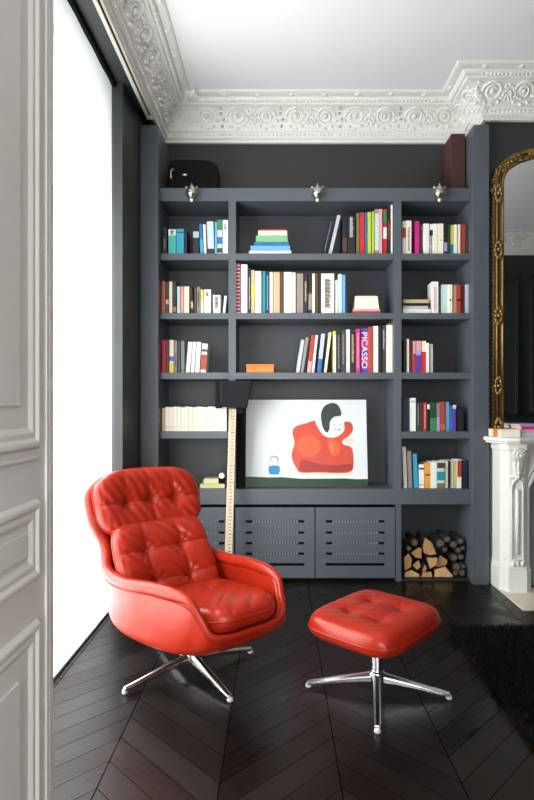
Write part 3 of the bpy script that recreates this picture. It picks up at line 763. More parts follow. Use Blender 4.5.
paint('painted_belly', ell(262, 218, 46, 42), po); paint('painted_highlight', ell(258, 216, 30, 27), c_('paint_warm', 220, 86, 44, .45, var=.2))
paint('painted_arm', [(335, 190), (350, 185), (372, 200), (382, 225), (372, 250), (350, 252), (338, 228)], po); paint('painted_sleeve', [(345, 205), (352, 202), (358, 225), (352, 245), (345, 235)], py)
paint('painted_collar', [(288, 122), (306, 120), (322, 140), (340, 176), (326, 180), (306, 160)], pw)
paint('painted_face', ell(366, 146, 34, 30), pw)
paint('painted_hat', [(312, 84), (328, 60), (358, 51), (378, 64), (387, 98), (362, 104), (345, 122), (342, 150), (332, 166), (316, 146), (310, 110)], pk)
for a in (362, 384): paint('painted_eye', ell(a, 136, 2.4, 2.4, 8), blackm)
paint('painted_mouth', ell(378, 154, 6, 3, 8), pr); paint('painted_cheek', ell(362, 150, 6, 5, 8), c_('paint_pink', 232, 180, 168, .5))
paint('painted_hand', ell(415, 196, 20, 12), c_('paint_skin', 238, 210, 190, .5))
paint('painted_child_head', ell(130, 268, 17, 15), c_('paint_hair', 176, 168, 156, .5)); paint('painted_child_face', ell(130, 272, 12, 11), pw)
paint('painted_child_coat', [(110, 294), (130, 290), (150, 294), (151, 312), (146, 325), (114, 325), (109, 312)], pb, False)
paint('painted_child_feet', [(112, 326), (150, 326), (150, 331), (112, 331)], pw, False)

# ------------------------------------------------------------------ black lamp and measuring staff
t = thing('reading_lamp', 'black post lamp with square black shade on the bench left of the painting', 'lamp', (-.27, 4.17, SZ[4]))
B().box(-.303, -.245, 4.14, 4.20, SZ[4] + .0005, 1.30).done('post', matt_black, t, bevel=.003)
B().box(-.306, -.250, 4.126, 4.212, SZ[4] + .0003, SZ[4] + .012).done('lamp_foot', matt_black, t, bevel=.002)
tp = lambda Y: [(PX(221.5, Y), PZ(407, Y)), (PX(246.5, Y), PZ(408, Y)), (PX(251.5, Y), PZ(380.5, Y)), (PX(221.5, Y), PZ(380.5, Y))]
B().prism(tp(4.03), lambda a, c: (a, 4.03, c), lambda a, c: (a, 4.112, c)).done('lamp_shade', c_('shade_black', 20, 22, 24, .7, spec=.2), t, bevel=.003)
B().box(PX(215.5, 4.06), PX(219, 4.06), 4.05, 4.10, PZ(405, 4.06), PZ(381, 4.06)).box(PX(215.5, 4.06), PX(222, 4.06), 4.07, 4.08, PZ(408.5, 4.06), PZ(405.5, 4.06)).done('shade_flap', blackm, t, bevel=.001)
B().box(-.30, -.25, 4.10, 4.15, 1.24, 1.30).done('bracket', blackm, t)
ra, rb = Vector((-.352, 3.90, .0)), Vector((-.331, 4.092, 1.272))
t = thing('measuring_staff', 'pale wooden measuring staff with dark marks leaning on the bookcase', 'measuring stick', tuple(ra))
wv = .026; dirv = (rb - ra).normalized(); side = Vector((1, 0, 0)); nrm = side.cross(dirv).normalized()
if nrm.y > 0: nrm = -nrm
def staffbox(b, s0, s1, u0, u1, n0, n1):
    P = []
    for s in (s0, s1):
        for u, n in ((u0, n0), (u1, n0), (u1, n1), (u0, n1)):
            P.append(tuple(ra + dirv * s + side * u - nrm * n))
    b.quadbox(P)
LN = (rb - ra).length
b = B(); staffbox(b, .004, LN, -wv, -wv * .35, .0, .016); staffbox(b, .004, LN, -wv * .27, wv, -.004, .016); b.done('staff_blade', blade_m, t, bevel=.0015)
b = B(); s = .03; k = 0
while s < LN - .02:
    staffbox(b, s, s + .005, -.002 if k % 5 else -.006, .012 if k % 5 else .018, -.0055, -.003); s += .024; k += 1
b.done('scale_marks', c_('mark_brown', 70, 50, 44, .6), t)

# ------------------------------------------------------------------ firewood
def log(poly, k, cut=True):
    P = [(PX(398 + a / 7.03, 4.17), PZ(525 + c / 7.03, 4.17)) for a, c in poly]
    P = [(min(max(a, .915), 1.402), max(c, .0195)) for a, c in P]
    mz = min(p[1] for p in P); mx_ = sum(p[0] for p in P) / len(P); mzz = sum(p[1] for p in P) / len(P)
    P = [(mx_ + (a - mx_) * .96, mzz + (c - mzz) * .96) for a, c in P]
    yj = 4.17 + random.uniform(-.015, .02)
    return P, mx_, mz, yj
LOGS = [('wide flat split log at the bottom left of the firewood', [(42, 388), (45, 332), (95, 314), (150, 345), (155, 388)]),
        ('pale wedge log against the niche side above bottom left one', [(45, 325), (38, 225), (75, 195), (100, 240), (88, 298)]),
        ('pale split log high on the left of firewood', [(92, 200), (150, 160), (172, 168), (170, 242), (125, 236)]),
        ('small pale diamond log in the left middle of firewood', [(102, 290), (150, 248), (165, 295), (140, 325)]),
        ('large tall pale wedge log at the top centre of firewood', [(172, 152), (190, 85), (240, 120), (275, 208), (225, 218), (180, 200)]),
        ('pale triangular log directly below the tall wedge log', [(198, 225), (280, 226), (268, 280), (220, 310)]),
        ('pale triangular log right of centre in the firewood', [(262, 298), (300, 215), (355, 250), (350, 285), (290, 302)]),
        ('wide orange-tinted log at the bottom centre of firewood', [(250, 312), (330, 288), (385, 350), (388, 388), (250, 388)]),
        ('brownish small log at the bottom between two pale ones', [(162, 388), (170, 330), (235, 325), (243, 388)]),
        ('thin sliver log between the small diamond and triangular logs', [(166, 318), (185, 270), (200, 300), (182, 336)])]
for k, (lab, poly) in enumerate(LOGS):
    P, mx_, mz, yj = log(poly, k)
    t = thing('firewood_log', lab, 'log', (mx_, yj, mz), 0, 'firewood in the niche')
    mzz = sum(p[1] for p in P) / len(P)
    B().prism(P, lambda a, c: (a, yj, c), lambda a, c: (mx_ + (a - mx_) * .9, yj + .24, mzz + (c - mzz) * .9)).done('bark', bark_m, t, bevel=.003)
    B().prism([(mx_ + (a - mx_) * .96, mzz + (c - mzz) * .96) for a, c in P], lambda a, c: (a, yj - .002, c), lambda a, c: (a, yj + .001, c)).done('cut_face', cut_m, t)
DARK = [(300, 130, 40), (352, 105, 30), (335, 178, 26), (395, 140, 33), (440, 115, 30), (428, 180, 26), (470, 165, 22), (400, 235, 34), (455, 232, 30), (420, 302, 34), (470, 292, 22), (408, 362, 26), (452, 355, 28), (120, 125, 30), (75, 165, 24)]
NM = ['beneath the niche shelf, just right of the tall wedge', 'second along the dark top row', 'below the second dark top log', 'third along the dark top row', 'fourth along the dark top row', 'in the dark second row, middle',
      'at the far right end of dark second row', 'in the dark third row, left', 'in the dark third row, right', 'in the dark fourth row, left', 'in the dark fourth row against niche side', 'on the niche floor, right of the orange-tinted log', 'on the niche floor in the right corner', 'at the upper left behind the pale logs', 'at the far left top of pile']
for k, ((a, c, r), nm) in enumerate(zip(DARK, NM)):
    rr = r * .94 / 7.03 / F * 4.17; x, z = PX(398 + a / 7.03, 4.17), PZ(525 + c / 7.03, 4.17); yj = 4.17 + random.uniform(0, .03)
    t = thing('firewood_log', 'dark-barked round log ' + nm, 'log', (x, yj, z - rr), 0, 'firewood in the niche')
    z = max(z, .021 + rr); x = min(x, 1.402 - rr)
    n = 11; P = [(x + rr * random.uniform(.82, 1.02) * math.cos(6.283 * i / n), z + rr * random.uniform(.82, 1.02) * math.sin(6.283 * i / n)) for i in range(n)]
    B().prism(P, lambda p, q: (p, yj, q), lambda p, q: (x + (p - x) * .9 + .004, yj + .23, z + (q - z) * .9)).done('bark', bark_m, t, bevel=.003)
    B().prism([(x + (p - x) * .72, z + (q - z) * .72) for p, q in P], lambda p, q: (p, yj - .002, q), lambda p, q: (p, yj + .001, q)).done('cut_face', c_('weathered_end_grain', 92, 80, 70, .8, var=.4, nscale=40), t)

# ------------------------------------------------------------------ fireplace
fp = thing('fireplace_surround', 'carved white marble fireplace surround on the chimney breast at right edge', 'fireplace', (2.2, 4.0, 0))
sh = [(1.532, 4.128), (1.532, 4.044), (1.478, 4.036), (1.492, 3.94), (1.56, 3.83), (1.64, 3.80), (1.80, 3.83), (2.02, 3.86), (2.20, 3.83), (2.38, 3.86), (2.60, 3.83), (2.76, 3.80), (2.84, 3.83), (2.90, 3.93), (2.93, 4.128)]
B().prism(sh, lambda a, c: (a, c, 1.048), lambda a, c: (a, c, 1.076)).prism([(2.2 + (a - 2.2) * .975, 4.128 + (c - 4.128) * .93) for a, c in sh], lambda a, c: (a, c, 1.030), lambda a, c: (a, c, 1.048)).done('mantel_shelf', marble_m, fp, bevel=.006, seg=3)
YP = 3.87
# front slab with arched opening
x0, x1 = 1.66, 2.74; ox0, ox1 = 1.735, 2.665; zs, zt_ = .72, .93
arch = [(ox0, .0), (ox0, zs)]
for i in range(1, 12):
    q = i / 12; dx = q * (ox1 - ox0)
    rr = abs(2 * q - 1)
    arch.append((ox0 + dx, zs + (zt_ - zs) * (1 - rr ** 3.2) ** (1 / 3.2) + .015 * math.cos((q - .5) * 6.28)))
arch += [(ox1, zs), (ox1, 0)]
outer = [(x1, 0), (x1, 1.03), (x0, 1.03), (x0, 0)]
B().prism(arch[::-1] + [(x0, 0), (x0, 1.03), (x1, 1.03), (x1, 0)], lambda a, c: (a, YP + .03, c), lambda a, c: (a, 4.128, c)).done('arch_panel', marble_m, fp, bevel=.004)
B().tube([(a, YP + .028, c) for a, c in arch], .016, 8).tube([(a + (.03 if a < 2.2 else -.03) * 0 , YP + .022, c + .0) for a, c in [(2.2 + (p - 2.2) * 1.055, q * 1.03 + .0) for p, q in arch]], .008, 8).done('arch_moulding', marble_m, fp, smooth=True)
for sgn in (-1, 1):
    mx = lambda a: a if sgn < 0 else 4.4 - a
    b = B(); pl = [(1.555, 4.128), (1.56, 3.94), (1.60, 3.875), (1.70, 3.86), (1.74, 3.89), (1.74, 4.128)]
    pp = [(mx(a), c) for a, c in pl]
    b.prism(pp, lambda a, c: (a, c, .165), lambda a, c: (a, c, 1.03))
    b.prism([(mx(a - (.012 if a < 1.65 else -.01)), c - (.018 if c < 4.1 else 0)) for a, c in pl], lambda a, c: (a, c, .0), lambda a, c: (a, c, .165))
    b.prism([(mx(a - (.008 if a < 1.65 else -.006)), c - (.012 if c < 4.1 else 0)) for a, c in pl], lambda a, c: (a, c, .165), lambda a, c: (a, c, .185))
    b.prism([(mx(a - (.012 if a < 1.65 else -.01)), c - (.015 if c < 4.1 else 0)) for a, c in pl], lambda a, c: (a, c, .985), lambda a, c: (a, c, 1.03))
    b.done('pilaster', marble_m, fp, bevel=.004)
    b = B()
    ya = 3.862
    b.tube([(mx(1.612), ya, .24), (mx(1.612), ya, .74), (mx(1.625), ya - .004, .775), (mx(1.652), ya - .006, .79), (mx(1.679), ya - .004, .775), (mx(1.69), ya, .74), (mx(1.69), ya, .24), (mx(1.652), ya, .225)], .007, 8, closed=True)
    b.tube([(mx(1.651), ya, .27), (mx(1.651), ya, .72)], .014, 8)
    for i in range(28):                                      # volute at the head
        a = i / 28 * 4.2 * math.pi; r = .045 * (1 - i / 34)
        if i: b.tube([q_, (mx(1.655 + r * math.cos(a)), ya - .018 - .0006 * i, .955 + r * math.sin(a))], .011, 6)
        q_ = (mx(1.655 + r * math.cos(a)), ya - .018 - .0006 * i, .955 + r * math.sin(a))
    b.ball((mx(1.655), ya - .02, .955), .018)
    for i in range(5):
        for j in (-1, 0, 1):
            b.ball((mx(1.652 + j * .022 * (1 - i / 7)), ya - .014 + abs(j) * .006, .895 - i * .022), .014 - i * .0012, .014, .018, seg=8, rings=6)
    b.tube([(mx(1.60), ya, .805), (mx(1.70), ya, .805)], .010, 8)
    for i in range(3): b.ball((mx(1.62 + i * .032), ya - .004, .205), .016, .014, .018, seg=8, rings=6)
    for i in range(2): b.ball((mx(1.585), 3.94 - i * .03, .22 + i * .01), .014, seg=8, rings=6)
    b.done('carved_ornament', marble_m, fp, smooth=True)
b = B()                                                      # centre cartouche
b.ball((2.2, YP + .012, .985), .06, .03, .045)
for sg in (-1, 1):
    for i in range(9): b.ball((2.2 + sg * (.07 + .03 * i), YP + .024, .985 - .02 * math.sin(i)), .018 - .001 * i, seg=8, rings=6)
b.done('cartouche', marble_m, fp, smooth=True)
B().box(1.735, 2.665, 4.03, 4.05, 0, .97).done('fire_shutter', slate_m, fp, bevel=.002)
# things on the mantel
zc = 1.0765
def mbook(px0, px1, Y, z0, th, col, lab, dep=.13, name='book'):
    return flat_book(px0, px1, z0, th, col, lab, 'books on the mantelpiece', yf=Y, depth=dep)
mbook(493.2, 500.2, 3.93, zc, .056, 'orange', 'small orange-spined book at the left end of the white mantelpiece', .10)
mbook(500.6, 520.3, 3.87, zc, .054, 'ivory', 'thick ivory book lying beside the orange one on the mantelpiece', .15)
z = zc
for a, b_, th, c, lab in ((521.5, 552, .034, 'silver', 'silver grey flat book at the bottom of the right mantel stack'), (521.2, 551, .018, 'pink', 'pink flat book above the silver grey one on the mantel'), (521.2, 551, .020, 'magenta', 'magenta flat book near the top of the mantel stack'), (520, 549, .012, 'lilac', 'pale lilac flat book topping the mantel stack')):
    mbook(a, b_, 3.90, z, th, c, lab, .18); z += th + .0008

# ------------------------------------------------------------------ mirror
MC, MA = 2.25, .605
mr_ = thing('wall_mirror', 'tall mirror in ornate aged gold frame with curved top, above the fireplace', 'mirror', (MC, 4.12, 1.078))
def arch_pts(a, zbot, zspring, rise, n=26, p=2.6):
    P = [(MC - a, zbot), (MC - a, zbot + (zspring - zbot) * .5), (MC - a, zspring)]
    for i in range(1, n):
        th = math.pi * i / n
        cx__ = -math.cos(th); sx__ = math.sin(th)
        P.append((MC + a * math.copysign(abs(cx__) ** (2 / p), cx__), zspring + rise * sx__ ** (2 / p)))
    return P + [(MC + a, zspring), (MC + a, zbot + (zspring - zbot) * .5), (MC + a, zbot)]
g = arch_pts(MA, 1.08, 2.90, .235)
B().prism(g, lambda a, c: (a, 4.098, c), lambda a, c: (a, 4.104, c)).done('mirror_glass', mirror_mat(), mr_)
b = B()
def rail(da, yy, r, rise=0):
    pts = [(a, yy, c) for a, c in arch_pts(MA + da, 1.079, 2.90, .235 + da + rise)]
    b.tube(pts, r, 8)
rail(.006, 4.088, .011); rail(.026, 4.088, .008); rail(.050, 4.080, .009); rail(.066, 4.098, .010)
pts = arch_pts(MA + .035, 1.079, 2.90, .27)
B().tube([(a, 4.112, c) for a, c in pts], .034, 8).done('frame_back', c_('dark_bronze', 40, 28, 16, .5), mr_, smooth=True)
b.done('frame_rails', gold_m, mr_, smooth=True)
b = B(); rnd = random.Random(3)
ap = arch_pts(MA + .06, 1.08, 2.86, .31, n=60)
for i in range(2, len(ap) - 2):                              # leafy crest along the arch
    a, c = ap[i]
    for k in range(5):
        th = rnd.uniform(0, 6.28); r = rnd.uniform(0, .034)
        rot = Matrix.Rotation(rnd.uniform(0, 3.1), 4, 'Y')
        b.ball((a + r * math.cos(th), 4.085 + rnd.uniform(-.012, .01), c + r * math.sin(th)), rnd.uniform(.012, .024), .009, rnd.uniform(.006, .011), seg=6, rings=4, rot=rot)
for zc_ in (1.14, 1.44, 1.95, 2.43, 2.84):             # leaf bosses on the straight sides
    for sg in (-1, 1):
        for k in range(10):
            th = k * .63
            b.ball((MC + sg * (MA + .042) + .022 * math.cos(th), 4.070, zc_ + .055 * math.sin(th)), .014, .012, .022, seg=6, rings=4)
        b.ball((MC + sg * (MA + .042), 4.066, zc_), .016)
for i in range(60):
    for sg in (-1, 1): b.ball((MC + sg * (MA + .079), 4.088, 1.1 + i * .03), .009, .008, .013, seg=6, rings=4)
b.done('frame_leaves', gold_m, mr_, smooth=True)

# ------------------------------------------------------------------ cushions
def cushion(name, O, U, V, N, hu, hv, T, Tb, buttons, lines, parent, taper=0., n=96, pw_=4.0, corner=.22, wr=.004, curve=0., seed=1, pipe=True, rad_folds=True, vc=0.):
    """leather cushion: puffed both sides, pulled in at buttons and along seams"""
    O, U, V, N = Vector(O), Vector(U).normalized(), Vector(V).normalized(), Vector(N).normalized()
    rnd = random.Random(seed); bm = bmesh.new()
    ph = [(rnd.uniform(8, 22), rnd.uniform(8, 22), rnd.uniform(0, 6)) for _ in range(5)]
    def pos(p, q, side):
        e = (max(0, 1 - abs(p) ** pw_) ** .5) * (max(0, 1 - abs(q) ** pw_) ** .5)
        uu = p * math.sqrt(1 - corner * q * q / 1.0 * (abs(q) ** 2)) ; vv = q * math.sqrt(1 - corner * p * p * abs(p) ** 2)
        x = uu * hu * (1 + taper * q); y = vv * hv
        if side > 0:
            h = T * e
            for (bp, bq) in buttons:
                du, dv = (p - bp) * hu, (q - bq) * hv; d2 = math.hypot(du, dv)
                h -= T * .40 * math.exp(-(d2 / .020) ** 1.2)
                h -= T * .14 * math.exp(-(d2 / .065) ** 2)
                if rad_folds:
                    a = math.atan2(dv, du)
                    h += .0030 * (abs(math.cos(a * 4.5 + bp * 7 + seed)) - .5) * math.exp(-((d2 - .045) / .032) ** 2)
            for (a0, b0, a1, b1, dep) in lines:
                ax, ay, bx_, by = a0 * hu, b0 * hv, a1 * hu, b1 * hv
                dx, dy = bx_ - ax, by - ay; L2 = dx * dx + dy * dy
                t = max(0, min(1, ((p * hu - ax) * dx + (q * hv - ay) * dy) / L2))
                dd = math.hypot(p * hu - ax - t * dx, q * hv - ay - t * dy)
                h -= dep * T * (math.exp(-dd / .006) * .7 + .3 * math.exp(-(dd / .03) ** 2)) * (.3 + .7 * e)
            for (f1, f2, o_) in ph: h += wr * .4 * math.sin(f1 * x * 6 + f2 * y * 6 + o_) * e
            edge = 1 - e
            h += .0022 * math.sin(x * 170 + 2 * math.sin(x * 31 + seed)) * max(0, min(1, edge * 2.0)) * min(1, max(0, e - .1) * 4) * .55
        else: h = -Tb * e
        h -= curve * (p * p) * -1
        h += vc * q * q
        return O + U * x + V * y + N * h
    g = [math.sin(math.pi / 2 * (-1 + 2 * i / n)) for i in range(n + 1)]
    g = [.55 * a + .45 * (-1 + 2 * i / n) for i, a in enumerate(g)]
    top = [[bm.verts.new(pos(a, c, 1)) for a in g] for c in g]
    bot = [[bm.verts.new(pos(a, c, -1)) if 0 < i < n and 0 < j < n else top[j][i] for i, a in enumerate(g)] for j, c in enumerate(g)]
    for j in range(n):
        for i in range(n):
            bm.faces.new((top[j][i], top[j][i + 1], top[j + 1][i + 1], top[j + 1][i]))
            try: bm.faces.new((bot[j][i], bot[j + 1][i], bot[j + 1][i + 1], bot[j][i + 1]))
            except ValueError: pass
    bmesh.ops.recalc_face_normals(bm, faces=bm.faces)
    me = bpy.data.meshes.new(name); bm.to_mesh(me); bm.free()
    o = finish(me, name, leather_m, parent, local=True, smooth=True)
    if pipe:
        loop = [pos(a, -1, 1) for a in g[::2]] + [pos(1, c, 1) for c in g[2::2]] + [pos(a, 1, 1) for a in g[-3::-2]] + [pos(-1, c, 1) for c in g[-3:0:-2]]
        B().tube(loop, .0042, 6, closed=True).done('piping', leather_m, o, local=True, smooth=True)
    for bp, bq in buttons:
        c = pos(bp, bq, 1) + N * .002
        rot = N.to_track_quat('Z', 'Y').to_matrix().to_4x4()
        B().ball(c, .011, .011, .005, rot=rot).done('button', leather_m, o, local=True, smooth=True)
    return o


def star_base(parent, feet, r, hub_h=.075, col_top=.26, tilt=None):
    ang0 = feet
    for k in range(4):
        a = ang0 + k * math.pi / 2; d = Vector((math.cos(a), math.sin(a), 0)); s = Vector((-math.sin(a), math.cos(a), 0))
        b = B(); secs = []
        for t, w, z0, z1 in ((.02, .021, .055, .098), (.25, .018, .050, .082), (.6, .0165, .034, .058), (.9, .015, .016, .036), (1.0, .013, .014, .030)):
            p = d * (r * t)
            secs.append([b.bm.verts.new(p + s * (w * q) + Vector((0, 0, z))) for q, z in ((-1, z0), (1, z0), (1.0, z0 * .35 + z1 * .65), (.45, z1), (-.45, z1), (-1.0, z0 * .35 + z1 * .65))])
        for u, v in zip(secs, secs[1:]):
            for i in range(6): b.bm.faces.new((u[i], u[(i + 1) % 6], v[(i + 1) % 6], v[i]))
        b.bm.faces.new(secs[0][::-1]); b.bm.faces.new(secs[-1])
        lg = b.done('base_leg', metal_m, parent, local=True, bevel=.003, seg=3)
        p = d * r * .985
        B().lathe([(.011, .0), (.014, .003), (.014, .010), (.011, .018), (.006, .022)], (p.x, p.y, .0), 16).done('foot_glide', c_('pale_glide', 190, 190, 188, .4), lg, local=True, smooth=True)
    B().lathe([(.02, .045), (.034, .05), (.036, .07), (.034, .098), (.026, .104), (.026, col_top)], (0, 0, 0), 28).done('column', metal_m, parent, local=True, smooth=True, bevel=.002)


# ------------------------------------------------------------------ armchair
hub = (-.418, 2.73, 0)
yaw = R(42)     # local x = sitter's side (photo right), local -y = the way the chair faces
ch = thing('armchair', 'red buttoned leather swivel armchair with curved shell on a chrome star base by the window', 'armchair', hub, yaw)
def lp(p): return Vector((p[0], -p[1], p[2]))       # (u, forward, z) -> local
rim = [(0, .53, .365), (.13, .528, .366), (.200, .508, .385), (.228, .47, .455), (.252, .41, .515), (.290, .20, .518), (.314, -.02, .494), (.304, -.22, .508), (.265, -.33, .605), (.316, -.362, .74), (.312, -.406, .855), (.19, -.436, .920), (0, -.444, .935)]
mid_ = [(0, .505, .305), (.13, .50, .307), (.198, .475, .315), (.230, .43, .330), (.258, .37, .342), (.305, .17, .345), (.328, -.03, .350), (.296, -.21, .375), (.25, -.315, .47), (.256, -.358, .58), (.258, -.385, .66), (.15, -.40, .69), (0, -.405, .69)]
low = [(0, .38, .246), (.11, .375, .247), (.17, .345, .248), (.215, .305, .250), (.245, .26, .252), (.285, .12, .256), (.295, -.04, .260), (.27, -.16, .275), (.23, -.24, .33), (.20, -.275, .385), (.16, -.30, .42), (.08, -.315, .44), (0, -.32, .44)]
BO = Vector((-.045 * math.cos(yaw), .045 * math.sin(yaw), 0))      # the body sits a little off the hub
def lp2(p): return lp(p) + BO
def loop(h):
    full = h + [(-a, b_, c) for a, b_, c in h[-2:0:-1]]
    return catmull([lp2(p) for p in full], 4, True)
rings = [loop(rim), loop(mid_), loop(low)]
NL = len(rings[0])
bot = [Vector((.5 * p.x * .55, .5 * (p.y) * .5 - .02, .236)) for p in rings[2]]
cen = [Vector((0, -.03, .234))] * NL
sh_bm = bmesh.new(); cols = []
for i in range(NL):
    cols.append(catmull([rings[0][i], rings[1][i], rings[2][i], bot[i]], 5))
vs = [[sh_bm.verts.new(p) for p in c] for c in cols]
for i in range(NL):
    a, c = vs[i], vs[(i + 1) % NL]
    for j in range(len(a) - 1): sh_bm.faces.new((a[j], a[j + 1], c[j + 1], c[j]))
sh_bm.faces.new([v[-1] for v in vs])
bmesh.ops.recalc_face_normals(sh_bm, faces=sh_bm.faces)
me = bpy.data.meshes.new('shell'); sh_bm.to_mesh(me); sh_bm.free()
shell = finish(me, 'shell', leather_m, ch, local=True, smooth=True)
# make sure the wall thickness grows inwards
cenv = Vector((0, 0, .5)); f = me.polygons[5]
sgn = 1 if (Vector(f.center) - cenv).dot(f.normal) > 0 else -1
so = shell.modifiers.new('thick', 'SOLIDIFY'); so.thickness = .032; so.offset = -1 * sgn
so.use_even_offset = True
ss = shell.modifiers.new('sub', 'SUBSURF'); ss.levels = 1; ss.render_levels = 1
# padded rolled rim
rp = rings[0]; rr = []
pts = []
for i, p in enumerate(rp):
    ip = BO + Vector(((p.x - BO.x) * .955, (p.y - BO.y) * .955 if p.y - BO.y > -.1 else p.y - BO.y, p.z))
    fw = -(p.y - BO.y)
    r = .029 if fw < .34 else max(.014, .029 - (fw - .34) * .13)
    pts.append(ip + Vector((0, 0, -.004))); rr.append(r)
B().tube(pts, rr, 14, closed=True).done('padded_rim', leather_m, ch, local=True, smooth=True)
# welt seam round the outside just under the rim
B().tube([p * 1.0 + Vector((p.x * .010, p.y * .010, -.030)) for p in rp], .0022, 6, closed=True).done('welt', leather_m, ch, local=True, smooth=True)
# cushions
cushion('seat_cushion', lp2((0, .150, .378)), (1, 0, 0), lp((0, 1, .13)), lp((0, -.13, 1)), .258, .396, .054, .066,
        [(-.36, -.15), (.36, -.15)], [(-.95, -.15, .95, -.15, .08), (-.36, -.9, -.36, .4, .05), (.36, -.9, .36, .4, .05)], ch, seed=4, wr=.0022, pw_=9, taper=-.20, corner=.30)
cushion('back_cushion', lp2((-.008, -.170, .505)), (1, 0, 0), lp((0, -.53, .85)), lp((0, .85, .53)), .270, .222, .070, .03,
        [(-.38, .26), (.36, .26), (-.38, -.46), (.36, -.46)],
        [(-.97, .26, .97, .26, .17), (-.97, -.46, .97, -.46, .15), (-.38, -.97, -.38, .97, .15), (.36, -.97, .36, .97, .15)], ch, seed=2, wr=.0022, curve=.035, taper=-.02, pw_=6)
cushion('head_cushion', lp2((0, -.362, .775)), (1, 0, 0), lp((0, -.40, .92)), lp((0, .92, .40)), .304, .190, .080, .05,
        [(-.46, -.02), (.0, .04), (.46, -.02)],
        [(-.95, -.02, -.46, -.02, .16), (-.46, -.02, 0, .04, .13), (0, .04, .46, -.02, .13), (.46, -.02, .95, -.02, .16), (-.46, -.02, -.46, .97, .10), (0, -.9, 0, .97, .10), (.46, -.02, .46, .97, .10)], ch, seed=9, wr=.0025, curve=.035, taper=.02, pw_=6, corner=.42)
star_base(ch, math.atan2(-.21, -.275) - yaw, .347, col_top=.245)
B().lathe([(.11, .222), (.12, .226), (.12, .236), (.04, .24)], (0, 0, 0), 28).done('swivel_plate', matt_black, ch, local=True)

# ------------------------------------------------------------------ footstool
ot = thing('footstool', 'red buttoned leather footstool cushion on a four-legged chrome star base', 'footstool', (.448, 2.53, 0), 0)
oy = R(48); U = (math.cos(oy), math.sin(oy), 0); V = (-math.sin(oy), math.cos(oy), 0)
OC = Vector((.428 - .448, 2.47 - 2.53, .345))
cushion('stool_cushion', OC, U, V, (0, 0, 1), .262, .226, .062, .052, [(-.32, -.34), (.36, -.34), (-.32, .34), (.36, .34)],
        [(-.32, -.34, .36, -.34, .10), (-.32, .34, .36, .34, .10), (-.32, -.34, -.32, .34, .10), (.36, -.34, .36, .34, .10)], ot, seed=6, wr=.001, corner=.26, pw_=9.0, rad_folds=True)
Uv, Vv = Vector(U), Vector(V)
pan = [(-.215, -.13), (-.19, -.17), (-.14, -.182), (.14, -.182), (.19, -.17), (.215, -.13), (.215, .13), (.19, .17), (.14, .182), (-.14, .182), (-.19, .17), (-.215, .13)]
B().prism(pan, lambda a, c: tuple(OC + Uv * a + Vv * c + Vector((0, 0, -.052))), lambda a, c: tuple(OC + Uv * a * 1.06 + Vv * c * 1.06 + Vector((0, 0, -.022)))).done('seat_pan', leather_m, ot, local=True, bevel=.008)
B().box(-.09, .09, -.11, .05, .277, .292).done('mounting_plate', matt_black, ot, local=True)
star_base(ot, math.atan2(-.313, -.054), .317, col_top=.285)

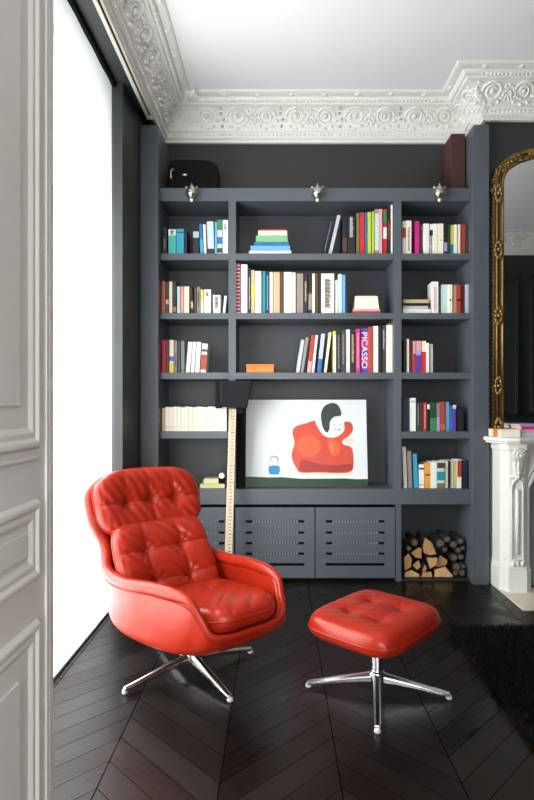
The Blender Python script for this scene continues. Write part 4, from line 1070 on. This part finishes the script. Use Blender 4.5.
# ------------------------------------------------------------------ shaggy rug
RX0, RX1, RY0, RY1 = .985, 3.3, 1.3, 3.20
rug = thing('shag_rug', 'black shaggy long-pile rug on the dark floor at the right', 'rug', (2.1, 2.2, 0))
B().box(RX0, RX1, RY0, RY1, .001, .014).done('rug_backing', matt_black, rug)
rnd = random.Random(5); V_, F_ = [], []
for i in range(52000):
    if i < 40000: x, y = RX0 + rnd.random() * 1.1, 1.9 + rnd.random() * (RY1 - 1.9)
    else: x, y = rnd.uniform(RX0, RX1), rnd.uniform(RY0, RY1)
    a = rnd.uniform(0, 6.28); l = rnd.uniform(.02, .038); h = rnd.uniform(.018, .042); w_ = .0022
    dx, dy = math.cos(a), math.sin(a); k = len(V_)
    px_, py_ = -dy * w_, dx * w_
    V_ += [(x - px_, y - py_, .013), (x + px_, y + py_, .013), (x + dx * l * .4 + px_, y + dy * l * .4 + py_, .013 + h), (x + dx * l * .4 - px_, y + dy * l * .4 - py_, .013 + h), (x + dx * l, y + dy * l, .013 + h * .72)]
    F_ += [(k, k + 1, k + 2, k + 3), (k + 3, k + 2, k + 4)]
me = bpy.data.meshes.new('pile'); me.from_pydata(V_, [], F_)
pl_ = finish(me, 'pile', c_('rug_yarn', 13, 14, 18, .7, var=.4, nscale=60, spec=.12), rug)
pl_['kind'] = 'stuff'

# ------------------------------------------------------------------ light
wd_ = bpy.data.worlds.new('sky'); sc.world = wd_; wd_.use_nodes = True
wd_.node_tree.nodes['Background'].inputs[0].default_value = (.88, .94, 1, 1)
wd_.node_tree.nodes['Background'].inputs[1].default_value = 1.6
def area(name, loc, rot, sx, sy, e, col=(1, 1, 1)):
    l = bpy.data.lights.new(name, 'AREA'); l.shape = 'RECTANGLE'; l.size = sx; l.size_y = sy; l.energy = e; l.color = col
    o = bpy.data.objects.new(name, l); COL.objects.link(o); o.location = loc; o.rotation_euler = rot
    return o
area('daylight_window', (-1.62, mid, 1.35), (0, R(-90), 0), 2.7, 2.7, 310, (1, .985, .96))
area('daylight_hall_window', (.45, -3.4, 1.65), (R(90), 0, 0), 2.8, 2.5, 195, (1, .98, .95))
area('added_door_fill_light', (4.5, -1.9, 1.7), (0, R(90), 0), 2.4, 2.0, 115, (1, .98, .96))  # added unseen fill that brightens the door leaf; the wall has no window here

# ------------------------------------------------------------------ camera
cam = bpy.data.cameras.new('camera'); co = bpy.data.objects.new('camera', cam); COL.objects.link(co)
co.location = (0, 0, EH); co.rotation_euler = (R(90), 0, 0)
cam.sensor_fit = 'VERTICAL'; cam.sensor_height = 36; cam.sensor_width = 24; cam.lens = F / 800 * 36
cam.shift_x = -(CX - 267) / 800; cam.shift_y = (CY - 400) / 800; cam.clip_start = .02
sc.camera = co
vs_ = sc.view_settings
vs_.view_transform = 'Standard'; vs_.look = 'None'; vs_.gamma = 1; vs_.use_curve_mapping = False; vs_.exposure = 0.15
sc.cycles.max_bounces = 10; sc.cycles.diffuse_bounces = 6; sc.cycles.transparent_max_bounces = 12
sc.cycles.use_denoising = True; sc.cycles.sample_clamp_indirect = 6
